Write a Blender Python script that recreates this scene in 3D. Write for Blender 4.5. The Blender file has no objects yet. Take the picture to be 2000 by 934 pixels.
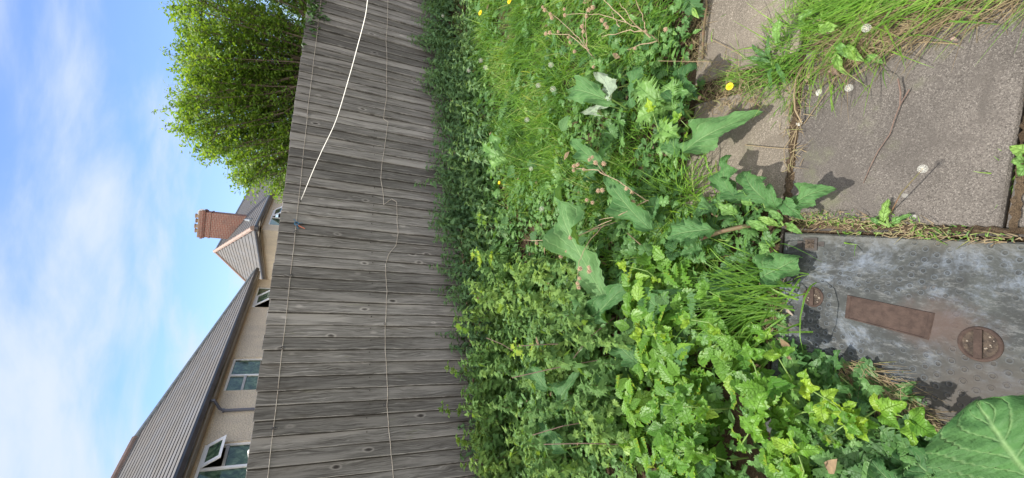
import bpy, math, random
import numpy as np
from mathutils import Matrix, Vector
random.seed(7); rng = np.random.default_rng(11)
sc = bpy.context.scene
# ---------------------------------------------------------------- camera
# the photograph was stored lying on its side: world "up" points to image left
F = 892.0; CX, CY, H = 1000.0, 467.0, 1.6
cam_d = bpy.data.cameras.new("camera"); cam = bpy.data.objects.new("camera", cam_d)
sc.collection.objects.link(cam); sc.camera = cam
cam_d.sensor_fit = 'HORIZONTAL'; cam_d.sensor_width = 36; cam_d.lens = 36 * F / 2000
cam_d.clip_start = 0.02; cam_d.clip_end = 3000
_z = -np.array([1930, -200, -F]); _z /= np.linalg.norm(_z)
_f = np.array([0, 0, -1.0]); _y = _f - _f.dot(_z) * _z; _y /= np.linalg.norm(_y)
R = np.array([np.cross(_y, _z), _y, _z])
cam.matrix_world = Matrix.Translation((0, 0, H)) @ Matrix(R.tolist()).to_4x4()
# ---------------------------------------------------------------- sun, sky, exposure
SUN_EL = math.radians(57); SUN_AZ = math.atan2(-0.74, 0.66)       # azimuth from +Y towards +X
sdir = Vector((math.sin(SUN_AZ) * math.cos(SUN_EL), math.cos(SUN_AZ) * math.cos(SUN_EL), math.sin(SUN_EL)))
sl = bpy.data.lights.new("sun", 'SUN'); sl.energy = 3.9; sl.angle = math.radians(1.0); sl.color = (1, 0.95, 0.86)
so = bpy.data.objects.new("sun", sl); sc.collection.objects.link(so)
so.rotation_euler = sdir.to_track_quat('Z', 'Y').to_euler()
EXPOSURE = 1.0
sc.view_settings.view_transform = 'Standard'; sc.view_settings.look = 'None'
sc.view_settings.exposure = EXPOSURE; sc.view_settings.gamma = 1; sc.view_settings.use_curve_mapping = False
W = bpy.data.worlds.new("World"); sc.world = W; W.use_nodes = True
nt = W.node_tree; nt.nodes.clear(); N = nt.nodes.new; L = nt.links.new
out = N('ShaderNodeOutputWorld'); bg = N('ShaderNodeBackground'); bg.inputs['Strength'].default_value = 0.12
sky = N('ShaderNodeTexSky'); sky.sky_type = 'NISHITA'; sky.sun_disc = False
sky.sun_elevation = SUN_EL; sky.sun_rotation = SUN_AZ; sky.air_density = 1.0; sky.dust_density = 0.6; sky.ozone_density = 2.0
tc = N('ShaderNodeTexCoord'); sep = N('ShaderNodeSeparateXYZ'); L(tc.outputs['Generated'], sep.inputs[0])
def wm(op, a, b=None, c=None, clamp=False):
    m = N('ShaderNodeMath'); m.operation = op; m.use_clamp = clamp
    for i, v in enumerate((a, b, c)):
        if v is None: continue
        if isinstance(v, (int, float)): m.inputs[i].default_value = v
        else: L(v, m.inputs[i])
    return m.outputs[0]
zc = wm('ADD', wm('MAXIMUM', sep.outputs[2], 0.0), 0.28)
cmb = N('ShaderNodeCombineXYZ'); L(wm('DIVIDE', sep.outputs[0], zc), cmb.inputs[0]); L(wm('DIVIDE', sep.outputs[1], zc), cmb.inputs[1])
n1 = N('ShaderNodeTexNoise'); n1.inputs['Scale'].default_value = 1.5; n1.inputs['Detail'].default_value = 8; n1.inputs['Roughness'].default_value = 0.56; n1.inputs['Distortion'].default_value = 0.25
mp = N('ShaderNodeMapping'); mp.inputs['Location'].default_value = (3.1, 1.7, 0); mp.inputs['Rotation'].default_value = (0, 0, 0.5); mp.inputs['Scale'].default_value = (1.0, 1.7, 1)
L(cmb.outputs[0], mp.inputs[0]); L(mp.outputs[0], n1.inputs['Vector'])
bias = wm('MULTIPLY_ADD', sep.outputs[0], -0.34, 0.0)
bias2 = wm('MULTIPLY_ADD', sep.outputs[2], 0.30, -0.11)
back_ = wm('MAXIMUM', wm('MULTIPLY', sep.outputs[1], -0.5), 0.0)  # extra cloud cover added behind the camera as fill light
cf = wm('ADD', wm('ADD', wm('ADD', n1.outputs['Fac'], bias), bias2), back_)
mr = N('ShaderNodeMapRange'); mr.interpolation_type = 'SMOOTHSTEP'; mr.inputs['From Min'].default_value = 0.33; mr.inputs['From Max'].default_value = 0.72
mr.inputs['To Min'].default_value = 0.12; mr.inputs['To Max'].default_value = 0.96
L(cf, mr.inputs['Value'])
hz = N('ShaderNodeMapRange'); hz.inputs['From Min'].default_value = 0.45; hz.inputs['From Max'].default_value = 0.0; hz.inputs['To Min'].default_value = 0.0; hz.inputs['To Max'].default_value = 0.30
L(sep.outputs[2], hz.inputs['Value'])
cfac = wm('MAXIMUM', mr.outputs[0], hz.outputs[0])
bst = N('ShaderNodeMix'); bst.data_type = 'RGBA'; bst.blend_type = 'MULTIPLY'; bst.inputs[0].default_value = 1
L(sky.outputs[0], bst.inputs[6]); bst.inputs[7].default_value = (.47, .62, .88, 1)
mx = N('ShaderNodeMix'); mx.data_type = 'RGBA'; L(cfac, mx.inputs[0]); L(bst.outputs[2], mx.inputs[6])
# unseen clouds behind the camera, made much brighter as added fill for the shade
bk_ = N('ShaderNodeMapRange'); bk_.inputs['From Min'].default_value = 0.25; bk_.inputs['From Max'].default_value = -0.5; L(sep.outputs[1], bk_.inputs['Value'])
cc_ = N('ShaderNodeMix'); cc_.data_type = 'RGBA'; L(bk_.outputs[0], cc_.inputs[0]); cc_.inputs[6].default_value = (3.3, 3.7, 4.3, 1); cc_.inputs[7].default_value = (13, 12.4, 11.4, 1)
L(cc_.outputs[2], mx.inputs[7])
L(mx.outputs[2], bg.inputs[0]); L(bg.outputs[0], out.inputs[0])
sc.cycles.max_bounces = 6; sc.cycles.transparent_max_bounces = 8; sc.cycles.use_denoising = True

# ---------------------------------------------------------------- geometry helpers
def ray(px, py): return R @ np.array([px - CX, -(py - CY), -F])
def G(px, py, h=0.0):                                   # the point of height h that the photograph shows there
    r = ray(px, py); t = (h - H) / r[2]; return np.array([0, 0, H]) + r * t
def onY(px, py, Y): r = ray(px, py); return np.array([0, 0, H]) + r * (Y / r[1])
def onPlane(px, py, p0, n):
    r = ray(px, py); o = np.array([0, 0, H]); return o + r * ((p0 - o).dot(n) / r.dot(n))
def nrm(v): v = np.array(v, float); return v / (np.linalg.norm(v) + 1e-12)
col = sc.collection

class MB:
    """collects polygons; build() links them as one mesh object"""
    def __init__(s): s.v = []; s.f = []; s.uv = []; s.r = []; s.cur = 0.5
    def vert(s, p): s.v.append(tuple(float(c) for c in p)); s.r.append(s.cur); return len(s.v) - 1
    def face(s, ids, uv=None): s.f.append(tuple(ids)); s.uv.append(uv)
    def poly(s, pts, uv=None): s.face([s.vert(p) for p in pts], uv)
    def box(s, lo, hi, M=None):
        x0, y0, z0 = lo; x1, y1, z1 = hi
        P = [(x0,y0,z0),(x1,y0,z0),(x1,y1,z0),(x0,y1,z0),(x0,y0,z1),(x1,y0,z1),(x1,y1,z1),(x0,y1,z1)]
        if M is not None: P = [tuple(M @ Vector(p)) for p in P]
        i = [s.vert(p) for p in P]
        for q in ((0,3,2,1),(4,5,6,7),(0,1,5,4),(1,2,6,5),(2,3,7,6),(3,0,4,7)): s.face([i[k] for k in q])
    def tube(s, pts, rad, n=6, cap=True):
        pts = [np.array(p, float) for p in pts]; rings = []
        if not hasattr(rad, '__len__'): rad = [rad] * len(pts)
        t0 = nrm(pts[1] - pts[0]); up = np.array([0, 0, 1.0]) if abs(t0[2]) < .9 else np.array([1.0, 0, 0])
        a = nrm(np.cross(t0, up))
        for i, p in enumerate(pts):
            t = nrm(pts[min(i + 1, len(pts) - 1)] - pts[max(i - 1, 0)])
            a = nrm(a - a.dot(t) * t); b = np.cross(t, a)
            rings.append([s.vert(p + rad[i] * (math.cos(2*math.pi*k/n) * a + math.sin(2*math.pi*k/n) * b)) for k in range(n)])
        for A, B in zip(rings, rings[1:]):
            for k in range(n): s.face((A[k], A[(k+1) % n], B[(k+1) % n], B[k]))
        if cap: s.face(rings[0][::-1]); s.face(rings[-1])
    def lathe(s, c, prof, n=16, ax=(0, 0, 1)):
        ax = nrm(ax); a = nrm(np.cross(ax, (0.3, 1, 0.2))); b = np.cross(ax, a); c = np.array(c, float); rings = []
        for r, h in prof: rings.append([s.vert(c + ax*h + r*(math.cos(2*math.pi*k/n)*a + math.sin(2*math.pi*k/n)*b)) for k in range(n)])
        for A, B in zip(rings, rings[1:]):
            for k in range(n): s.face((A[k], A[(k+1) % n], B[(k+1) % n], B[k]))
        s.face(rings[0][::-1]); s.face(rings[-1])
    def build(s, name, mat, parent=None, smooth=False, loc=None, rot=None):
        me = bpy.data.meshes.new(name); me.from_pydata(s.v, [], s.f)
        at = me.attributes.new('rnd', 'FLOAT', 'POINT'); at.data.foreach_set('value', s.r)
        if any(u is not None for u in s.uv):
            ul = me.uv_layers.new(name='UVMap'); k = 0
            for f, u in zip(s.f, s.uv):
                for j in range(len(f)):
                    ul.data[k].uv = u[j] if u else (0, 0)
                    k += 1
        if mat: me.materials.append(mat)
        if smooth: me.polygons.foreach_set('use_smooth', [True] * len(me.polygons))
        me.update(); o = bpy.data.objects.new(name, me); col.objects.link(o)
        if parent: o.parent = parent
        if loc is not None: o.location = loc
        if rot is not None: o.rotation_euler = rot
        return o

def tag(o, label, cat, group=None, kind=None):
    if label: o['label'] = label
    if cat: o['category'] = cat
    if group: o['group'] = group
    if kind: o['kind'] = kind
    return o
def empty(name, loc=(0, 0, 0), rz=0.0):
    o = bpy.data.objects.new(name, None); col.objects.link(o); o.location = loc; o.rotation_euler = (0, 0, rz); o.empty_display_size = .1
    return o
def thing_at(name, loc, label, cat, group=None): return tag(empty(name, tuple(loc)), label, cat, group)

class Batch:
    """many transformed copies of small prototypes baked into one mesh"""
    def __init__(s): s.V = []; s.Fi = []; s.Fc = []; s.UV = []; s.R = []; s.nv = 0
    def add(s, proto, P, M, rnd):
        v, f, uv = proto; n = len(P)
        if n == 0: return
        X = np.einsum('nij,vj->nvi', M, v) + P[:, None, :]
        s.V.append(X.reshape(-1, 3)); s.R.append(np.repeat(rnd, len(v)))
        idx = np.concatenate([np.array(q) for q in f]); cnt = np.array([len(q) for q in f])
        off = (np.arange(n) * len(v) + s.nv)[:, None]
        s.Fi.append((idx[None, :] + off).ravel()); s.Fc.append(np.tile(cnt, n))
        s.UV.append(np.tile(uv[idx], (n, 1))); s.nv += n * len(v)
    def build(s, name, mat, parent=None, smooth=True):
        me = bpy.data.meshes.new(name)
        V = np.concatenate(s.V).astype(np.float32); Fi = np.concatenate(s.Fi).astype(np.int32); Fc = np.concatenate(s.Fc).astype(np.int32)
        me.vertices.add(len(V)); me.vertices.foreach_set('co', V.ravel())
        me.loops.add(len(Fi)); me.loops.foreach_set('vertex_index', Fi)
        me.polygons.add(len(Fc)); me.polygons.foreach_set('loop_start', np.concatenate([[0], np.cumsum(Fc)[:-1]]).astype(np.int32))
        try: me.polygons.foreach_set('loop_total', Fc)
        except Exception: pass
        me.polygons.foreach_set('use_smooth', np.full(len(Fc), smooth))
        ul = me.uv_layers.new(name='UVMap'); ul.data.foreach_set('uv', np.concatenate(s.UV).astype(np.float32).ravel())
        at = me.attributes.new('rnd', 'FLOAT', 'POINT'); at.data.foreach_set('value', np.concatenate(s.R).astype(np.float32))
        me.materials.append(mat); me.update(calc_edges=True); me.validate()
        o = bpy.data.objects.new(name, me); col.objects.link(o)
        if parent: o.parent = parent
        return o

def rotm(yaw, tilt, roll, S):
    """leaf frame: length +Y, width X, normal Z; roll about Y, tilt lifts the tip, yaw about Z"""
    n = len(yaw); cy, sy = np.cos(yaw), np.sin(yaw); ct, st = np.cos(tilt), np.sin(tilt); cr, sr = np.cos(roll), np.sin(roll)
    Z = np.zeros(n); O = np.ones(n)
    A = np.array([[cy, -sy, Z], [sy, cy, Z], [Z, Z, O]]).transpose(2, 0, 1)
    B = np.array([[O, Z, Z], [Z, ct, -st], [Z, st, ct]]).transpose(2, 0, 1)
    C = np.array([[cr, Z, sr], [Z, O, Z], [-sr, Z, cr]]).transpose(2, 0, 1)
    return (A @ B @ C) * np.asarray(S)[:, None, None]

# ---------------------------------------------------------------- leaf prototypes
def leaf_proto(nv=6, nu=1, width=.5, L_=1.0, power=.7, peak=.35, serr=.15, fold=.25, curl=.3, ripple=0.0, base=.03, wave=0.0, seed=0, nserr=None):
    r = np.random.default_rng(seed); v = []; uv = []
    for i in range(nv + 1):
        t = i / nv
        w = (t / peak) ** power if t < peak else max(0.0, (1 - t) / (1 - peak)) ** (power * 1.25)
        w = max(w, base if i == 0 else .015) * width * .5
        for j in range(-nu, nu + 1):
            u = j / nu; ww = w
            if abs(j) == nu and serr: ww = w * (1 + (serr if i % 2 else -serr))
            y = t * L_ + (-(serr * .25 * L_ / nv) if (abs(j) == nu and i % 2 == 0) else 0)
            z = fold * abs(u) * w - curl * t * t * L_ + ripple * math.sin(t * nv * math.pi + abs(u) * 2) * w
            if wave and abs(u) > .5: z += wave * w * math.sin(t * 17 + 2.1 * (u > 0) + seed) * (abs(u) - .3)
            v.append((u * ww, y, z)); uv.append((u * .5 + .5, t))
    m = 2 * nu + 1; f = []
    for i in range(nv):
        for j in range(m - 1): a = i * m + j; f.append((a, a + 1, a + m + 1, a + m))
    return np.array(v), f, np.array(uv)
def palm_proto(lobes=3, depth=.45, serr=.12, n=30, span=150, cup=.15, seed=0, fold=.12):
    v = [(0, 0, 0)]; uv = [(.5, 0)]; span = math.radians(span)
    for ring in (.5, 1.0):
        for i in range(n + 1):
            a = -span + 2 * span * i / n; ph = (a / (2 * span) + .5) * lobes
            lob = abs(math.sin(math.pi * ph)) ** .75
            big = .72 + .28 * math.cos(a / 2)
            rr = (1 - depth + depth * lob) * big * .55
            if ring == 1.0: rr *= 1 + (serr if i % 2 else -serr)
            rr *= ring if ring == 1 else .5
            z = -cup * rr * rr * 2 + fold * lob * rr
            v.append((math.sin(a) * rr, math.cos(a) * rr + .0, z)); uv.append((.5 + .5 * math.sin(a) * ring, .5 * ring + .5 * ring * (0.5 - abs((ph % 1) - .5))))
    f = []; k = n + 1
    for i in range(n): f.append((0, 1 + i + 1, 1 + i)); f.append((1 + i, 1 + i + 1, 1 + k + i + 1, 1 + k + i))
    return np.array(v, float), f, np.array(uv, float)
def blade_proto(n=4, w=.012, bend=.5, seed=0):
    v = []; uv = []
    for i in range(n + 1):
        t = i / n; a = bend * t; ww = w * (1 - t ** 2) * .5 + .0004
        y = math.sin(a) / max(bend, .01) * t if bend else 0
        y = (1 - math.cos(a)) / max(bend, .01); z = math.sin(a) / max(bend, .01)
        for u in (-1, 1): v.append((u * ww, y, z)); uv.append((u * .5 + .5, t))
    f = [(2*i, 2*i+1, 2*i+3, 2*i+2) for i in range(n)]
    return np.array(v), f, np.array(uv)
NETTLE = [leaf_proto(8, 1, .52, 1, .8, .3, .17, .35, c, .15, seed=k) for k, c in enumerate((.15, .35, .6))]
SMALL = [leaf_proto(5, 1, .5, 1, .7, .45, .0, .3, c) for c in (.1, .35)]
TREEL = [leaf_proto(3, 1, .55, 1, .7, .45, .0, .3, c) for c in (.1, .35)]
PALM3 = [palm_proto(3, .36, .13, 24, 125, .3, k) for k in range(2)]
PALM5 = [palm_proto(5, .28, .1, 40, 155, .35, k) for k in range(2)]
BLADES = [blade_proto(5, w, b) for w, b in ((.010, .5), (.012, 1.1), (.009, 1.7), (.013, 2.3))]
BRAM = [leaf_proto(14, 2, .72, 1, .62, .4, .1, .22, c, .22, seed=k) for k, c in enumerate((.08, .25, .4))]

# ---------------------------------------------------------------- materials
def newmat(name):
    m = bpy.data.materials.new(name); m.use_nodes = True; nt = m.node_tree; nt.nodes.clear()
    return m, nt
class NT:
    def __init__(s, nt): s.nt = nt
    def n(s, t, **kw):
        o = s.nt.nodes.new(t)
        for k, v in kw.items(): setattr(o, k, v)
        return o
    def l(s, a, b): s.nt.links.new(a, b)
    def math(s, op, a, b=None, c=None, clamp=False):
        m = s.n('ShaderNodeMath', operation=op, use_clamp=clamp)
        for i, v in enumerate((a, b, c)):
            if v is None: continue
            if isinstance(v, (int, float)): m.inputs[i].default_value = v
            else: s.l(v, m.inputs[i])
        return m.outputs[0]
    def mix(s, fac, a, b, blend='MIX'):
        m = s.n('ShaderNodeMix', data_type='RGBA', blend_type=blend)
        for sock, v in ((m.inputs[0], fac), (m.inputs[6], a), (m.inputs[7], b)):
            if isinstance(v, (int, float)): sock.default_value = v
            elif isinstance(v, tuple): sock.default_value = (*v, 1)
            else: s.l(v, sock)
        return m.outputs[2]
    def noise(s, vec, scale, detail=4, rough=.55, dist=0):
        m = s.n('ShaderNodeTexNoise'); m.inputs['Scale'].default_value = scale; m.inputs['Detail'].default_value = detail
        m.inputs['Roughness'].default_value = rough; m.inputs['Distortion'].default_value = dist
        if vec is not None: s.l(vec, m.inputs['Vector'])
        return m.outputs['Fac']
    def ramp(s, fac, stops, interp='LINEAR'):
        m = s.n('ShaderNodeValToRGB'); e = m.color_ramp.elements; m.color_ramp.interpolation = interp
        while len(e) < len(stops): e.new(.5)
        for el, (p, c) in zip(e, stops): el.position = p; el.color = (*c, 1) if isinstance(c, tuple) else (c, c, c, 1)
        s.l(fac, m.inputs[0]); return m.outputs[0]
    def rng(s, v, a, b, c=0., d=1., smooth=True):
        m = s.n('ShaderNodeMapRange'); m.interpolation_type = 'SMOOTHSTEP' if smooth else 'LINEAR'
        for k, x in zip(('From Min', 'From Max', 'To Min', 'To Max'), (a, b, c, d)): m.inputs[k].default_value = x
        s.l(v, m.inputs['Value']); return m.outputs[0]
    def bump(s, h, strength=.5, dist=.01, nrm_=None):
        b = s.n('ShaderNodeBump'); b.inputs['Strength'].default_value = strength; b.inputs['Distance'].default_value = dist
        s.l(h, b.inputs['Height'])
        if nrm_ is not None: s.l(nrm_, b.inputs['Normal'])
        return b.outputs[0]
    def principled(s, color, rough=.6, metal=0, normal=None, spec=.5):
        p = s.n('ShaderNodeBsdfPrincipled')
        for k, v in (('Base Color', color), ('Roughness', rough), ('Metallic', metal)):
            if isinstance(v, (int, float)): p.inputs[k].default_value = v
            elif isinstance(v, tuple): p.inputs[k].default_value = (*v, 1)
            else: s.l(v, p.inputs[k])
        p.inputs['Specular IOR Level'].default_value = spec
        if normal is not None: s.l(normal, p.inputs['Normal'])
        return p
    def out(s, sh): o = s.n('ShaderNodeOutputMaterial'); s.l(sh, o.inputs[0])
    def obj(s): return s.n('ShaderNodeTexCoord').outputs['Object']
    def attr(s): a = s.n('ShaderNodeAttribute'); a.attribute_name = 'rnd'; return a.outputs['Fac']
    def scaled(s, vec, sc_, loc=(0, 0, 0), rot=(0, 0, 0)):
        m = s.n('ShaderNodeMapping'); m.inputs['Scale'].default_value = sc_; m.inputs['Location'].default_value = loc; m.inputs['Rotation'].default_value = rot
        s.l(vec, m.inputs[0]); return m.outputs[0]

def leaf_mat(name, stops, vein=(.3, .4, .15), veinamt=.35, nveins=7, trans=.35, rough=.5, under=None, spec=.4, slant=.55, blot=.25):
    m, nt = newmat(name); T = NT(nt)
    c = T.ramp(T.attr(), stops)
    gn = T.noise(T.n('ShaderNodeNewGeometry').outputs['Position'], 14, 3)
    c = T.mix(T.rng(gn, .35, .7, 0, blot), c, stops[0][1])
    uv = T.n('ShaderNodeTexCoord').outputs['UV']; sp = T.n('ShaderNodeSeparateXYZ'); T.l(uv, sp.inputs[0])
    u = T.math('ABSOLUTE', T.math('MULTIPLY_ADD', sp.outputs[0], 2, -1)); v = sp.outputs[1]
    mid = T.rng(u, .0, .07, 1, 0)
    ph = T.math('FRACT', T.math('MULTIPLY', T.math('SUBTRACT', v, T.math('MULTIPLY', u, slant * .35)), nveins))
    side = T.rng(T.math('ABSOLUTE', T.math('SUBTRACT', ph, .5)), .0, .13, 1, 0)
    vn = T.math('MAXIMUM', mid, T.math('MULTIPLY', side, .6))
    c = T.mix(T.math('MULTIPLY', vn, veinamt), c, vein)
    if under is not None:
        bf = T.n('ShaderNodeNewGeometry').outputs['Backfacing']; c = T.mix(T.math('MULTIPLY', bf, .75), c, under)
    ob_ = T.n('ShaderNodeNewGeometry').outputs['Position']; qn = T.noise(ob_, 55, 3, .6); c = T.mix(T.rng(qn, .35, .65, .0, .14), c, stops[0][1])
    bmp = T.bump(T.math('SUBTRACT', T.math('MULTIPLY', qn, 1.6), vn), .9, .003)
    p = T.principled(c, rough, 0, bmp, spec)
    tr = T.n('ShaderNodeBsdfTranslucent'); T.l(T.mix(1.0, c, (1.5, 1.35, .5), 'MULTIPLY'), tr.inputs['Color'])
    ms = T.n('ShaderNodeMixShader'); ms.inputs[0].default_value = trans
    T.l(p.outputs[0], ms.inputs[1]); T.l(tr.outputs[0], ms.inputs[2]); T.out(ms.outputs[0]); return m
def simple(name, c, rough=.6, metal=0, nscale=None, namt=.3, bump=0, c2=None, spec=.5):
    m, nt = newmat(name); T = NT(nt); cc = c
    ob = T.obj(); nn = None
    if nscale:
        f = T.noise(ob, nscale, 5, .6); cc = T.mix(T.rng(f, .3, .7), c, c2 or tuple(x * (1 - namt) for x in c))
        if bump: nn = T.bump(f, bump, .01)
    T.out(T.principled(cc, rough, metal, nn, spec).outputs[0]); return m

M = {}
M['nettle'] = leaf_mat('nettle_leaf', [(0, (.05, .115, .055)), (.45, (.095, .195, .078)), (.8, (.15, .27, .095)), (1, (.26, .39, .11))], (.16, .26, .1), .3, 8, .3, .5, blot=.2)
M['nettle2'] = leaf_mat('dead_nettle_leaf', [(0, (.065, .15, .045)), (.5, (.13, .245, .07)), (1, (.25, .38, .085))], (.2, .3, .1), .4, 8, .35, .6, spec=.2)
M['herb'] = leaf_mat('herb_leaf', [(0, (.055, .14, .04)), (.5, (.11, .24, .06)), (.85, (.17, .32, .075)), (1, (.27, .42, .07))], (.2, .32, .1), .25, 4, .35, .48)
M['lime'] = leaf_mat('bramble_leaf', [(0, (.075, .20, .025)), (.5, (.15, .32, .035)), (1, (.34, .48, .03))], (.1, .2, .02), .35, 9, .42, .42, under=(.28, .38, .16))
M['broad'] = leaf_mat('broad_leaf', [(0, (.035, .10, .03)), (.5, (.068, .165, .05)), (1, (.11, .215, .075))], (.24, .36, .16), .5, 7, .22, .6, slant=1.2, spec=.22)
M['pale'] = leaf_mat('pale_leaf_underside', [(0, (.16, .22, .14)), (1, (.28, .34, .26))], (.36, .42, .32), .5, 7, .1, .7, slant=1.2, spec=.2)
M['grass'] = leaf_mat('grass_blade', [(0, (.06, .15, .025)), (.5, (.14, .31, .04)), (.85, (.25, .44, .06)), (1, (.38, .46, .15))], (.1, .2, .03), .1, 1, .45, .42)
M['drygrass'] = leaf_mat('dry_grass', [(0, (.15, .105, .06)), (.6, (.28, .22, .13)), (1, (.17, .20, .06))], (.3, .2, .1), .1, 1, .2, .7)
M['tree'] = leaf_mat('tree_leaf', [(0, (.06, .13, .022)), (.45, (.13, .245, .035)), (1, (.27, .39, .065))], (.2, .3, .05), .15, 3, .5, .5)
M['ivy'] = leaf_mat('ivy_leaf', [(0, (.02, .06, .012)), (1, (.06, .14, .025))], (.1, .18, .06), .2, 3, .2, .4)
M['stem'] = simple('green_stem', (.12, .20, .04), .6)
M['redstem'] = simple('reddish_stem', (.12, .06, .035), .6, nscale=30, c2=(.09, .09, .035))
M['drystem'] = simple('dry_stem', (.34, .26, .17), .8, nscale=40, c2=(.20, .14, .09))
M['deadleaf'] = simple('withered_leaf', (.20, .14, .075), .85, nscale=30, c2=(.10, .065, .04))
M['bur'] = simple('bur', (.46, .34, .23), .9, nscale=90, c2=(.32, .22, .15))
M['twigbark'] = simple('twig_bark', (.15, .095, .07), .8, nscale=60, c2=(.09, .06, .05))
M['bark'] = simple('bark', (.11, .085, .06), .9, nscale=20, bump=.6)
M['white_pvc'] = simple('white_window_frame', (.82, .83, .84), .35)
M['gutter'] = simple('black_gutter', (.022, .023, .028), .4, nscale=3, c2=(.04, .04, .045))
M['pipe'] = simple('grey_blue_pipe', (.10, .11, .15), .45)
M['soffit'] = simple('soffit', (.30, .27, .22), .7)
M['ridge'] = simple('ridge_tile', (.30, .20, .165), .8, nscale=6, c2=(.20, .155, .13))
M['lead'] = simple('lead', (.22, .25, .27), .5, nscale=8)
M['string'] = simple('white_string', (.82, .8, .76), .7)
M['wire'] = simple('rusty_wire', (.46, .43, .38), .6, 0, nscale=25, c2=(.28, .23, .19))
M['blue'] = simple('blue_cord', (.03, .12, .22), .6)
M['pink'] = simple('orange_cord', (.5, .16, .1), .6)
M['pot'] = simple('chimney_pot', (.30, .22, .16), .85, nscale=7)
M['dish'] = simple('grey_dish', (.42, .43, .46), .5)
M['darkmetal'] = simple('dark_metal', (.04, .04, .045), .5)
M['yellow'] = simple('yellow_petal', (.85, .62, .01), .6, nscale=60, c2=(.8, .48, .01))
def fluff():
    m, nt = newmat('seed_fluff'); T = NT(nt); p = T.principled((.62, .62, .57), .9); t_ = T.n('ShaderNodeBsdfTransparent'); ms = T.n('ShaderNodeMixShader'); ms.inputs[0].default_value = .45
    T.l(p.outputs[0], ms.inputs[1]); T.l(t_.outputs[0], ms.inputs[2]); T.out(ms.outputs[0]); return m
M['clock'] = fluff(); M['husk'] = simple('white_husk', (.7, .7, .66), .9)
M['core'] = simple('seed_core', (.3, .25, .17), .9)
M['room'] = simple('dark_room', (.05, .055, .06), .9)
def glass_mat():
    m, nt = newmat('window_glass'); T = NT(nt)
    g = T.noise(T.scaled(T.obj(), (3, 3, 3)), 2.0, 4, .6, .8)
    c = T.ramp(g, [(.40, (.02, .045, .035)), (.52, (.05, .10, .06)), (.66, (.12, .19, .12))])
    T.out(T.principled(c, .06, 0, None, .4).outputs[0]); return m
M['glass'] = glass_mat()
def render_mat():
    m, nt = newmat('pebbledash'); T = NT(nt); ob = T.obj()
    a = T.noise(ob, 2.0, 5, .6); b = T.n('ShaderNodeTexVoronoi'); b.inputs['Scale'].default_value = 26; T.l(ob, b.inputs['Vector'])
    c = T.mix(T.rng(a, .3, .7), (.78, .68, .52), (.66, .58, .46)); n2 = T.noise(ob, 60, 2)
    c = T.mix(T.rng(b.outputs['Distance'], .15, .55, 0, .35), c, (.36, .32, .26))
    c = T.mix(T.rng(n2, .6, .75, 0, .4), c, (.25, .22, .18))
    T.out(T.principled(c, .95, 0, T.bump(b.outputs['Distance'], .8, .02), .2).outputs[0]); return m
M['render'] = render_mat()
def slate_mat():
    m, nt = newmat('roof_slate'); T = NT(nt); uv = T.n('ShaderNodeTexCoord').outputs['UV']
    br = T.n('ShaderNodeTexBrick'); br.inputs['Scale'].default_value = 1; br.inputs['Brick Width'].default_value = .28; br.inputs['Row Height'].default_value = 1.0
    br.inputs['Mortar Size'].default_value = .006; br.inputs['Color1'].default_value = (.118, .106, .099, 1); br.inputs['Color2'].default_value = (.09, .086, .083, 1); br.inputs['Mortar'].default_value = (.03, .03, .03, 1)
    T.l(uv, br.inputs['Vector'])
    g = T.noise(T.obj(), 1.3, 5, .65); c = T.mix(T.rng(g, .42, .68, 0, .7), br.outputs['Color'], (.11, .115, .13))
    g2 = T.noise(T.obj(), 9, 4, .6); c = T.mix(T.rng(g2, .6, .8, 0, .5), c, (.165, .152, .135))
    T.out(T.principled(c, .75, 0, None, .35).outputs[0]); return m
M['slate'] = slate_mat()
def brick_mat():
    m, nt = newmat('red_brick'); T = NT(nt); uv = T.n('ShaderNodeTexCoord').outputs['UV']
    br = T.n('ShaderNodeTexBrick'); br.inputs['Scale'].default_value = 1; br.inputs['Brick Width'].default_value = .23; br.inputs['Row Height'].default_value = .076
    br.inputs['Mortar Size'].default_value = .008; br.inputs['Color1'].default_value = (.22, .10, .078, 1); br.inputs['Color2'].default_value = (.19, .09, .075, 1); br.inputs['Mortar'].default_value = (.30, .25, .21, 1)
    T.l(uv, br.inputs['Vector']); g = T.noise(T.obj(), 3, 5, .6)
    c = T.mix(T.rng(g, .45, .7, 0, .55), br.outputs['Color'], (.15, .10, .09))
    T.out(T.principled(c, .9, 0, T.bump(br.outputs['Fac'], .5, -.01), .2).outputs[0]); return m
M['brick'] = brick_mat()
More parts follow.
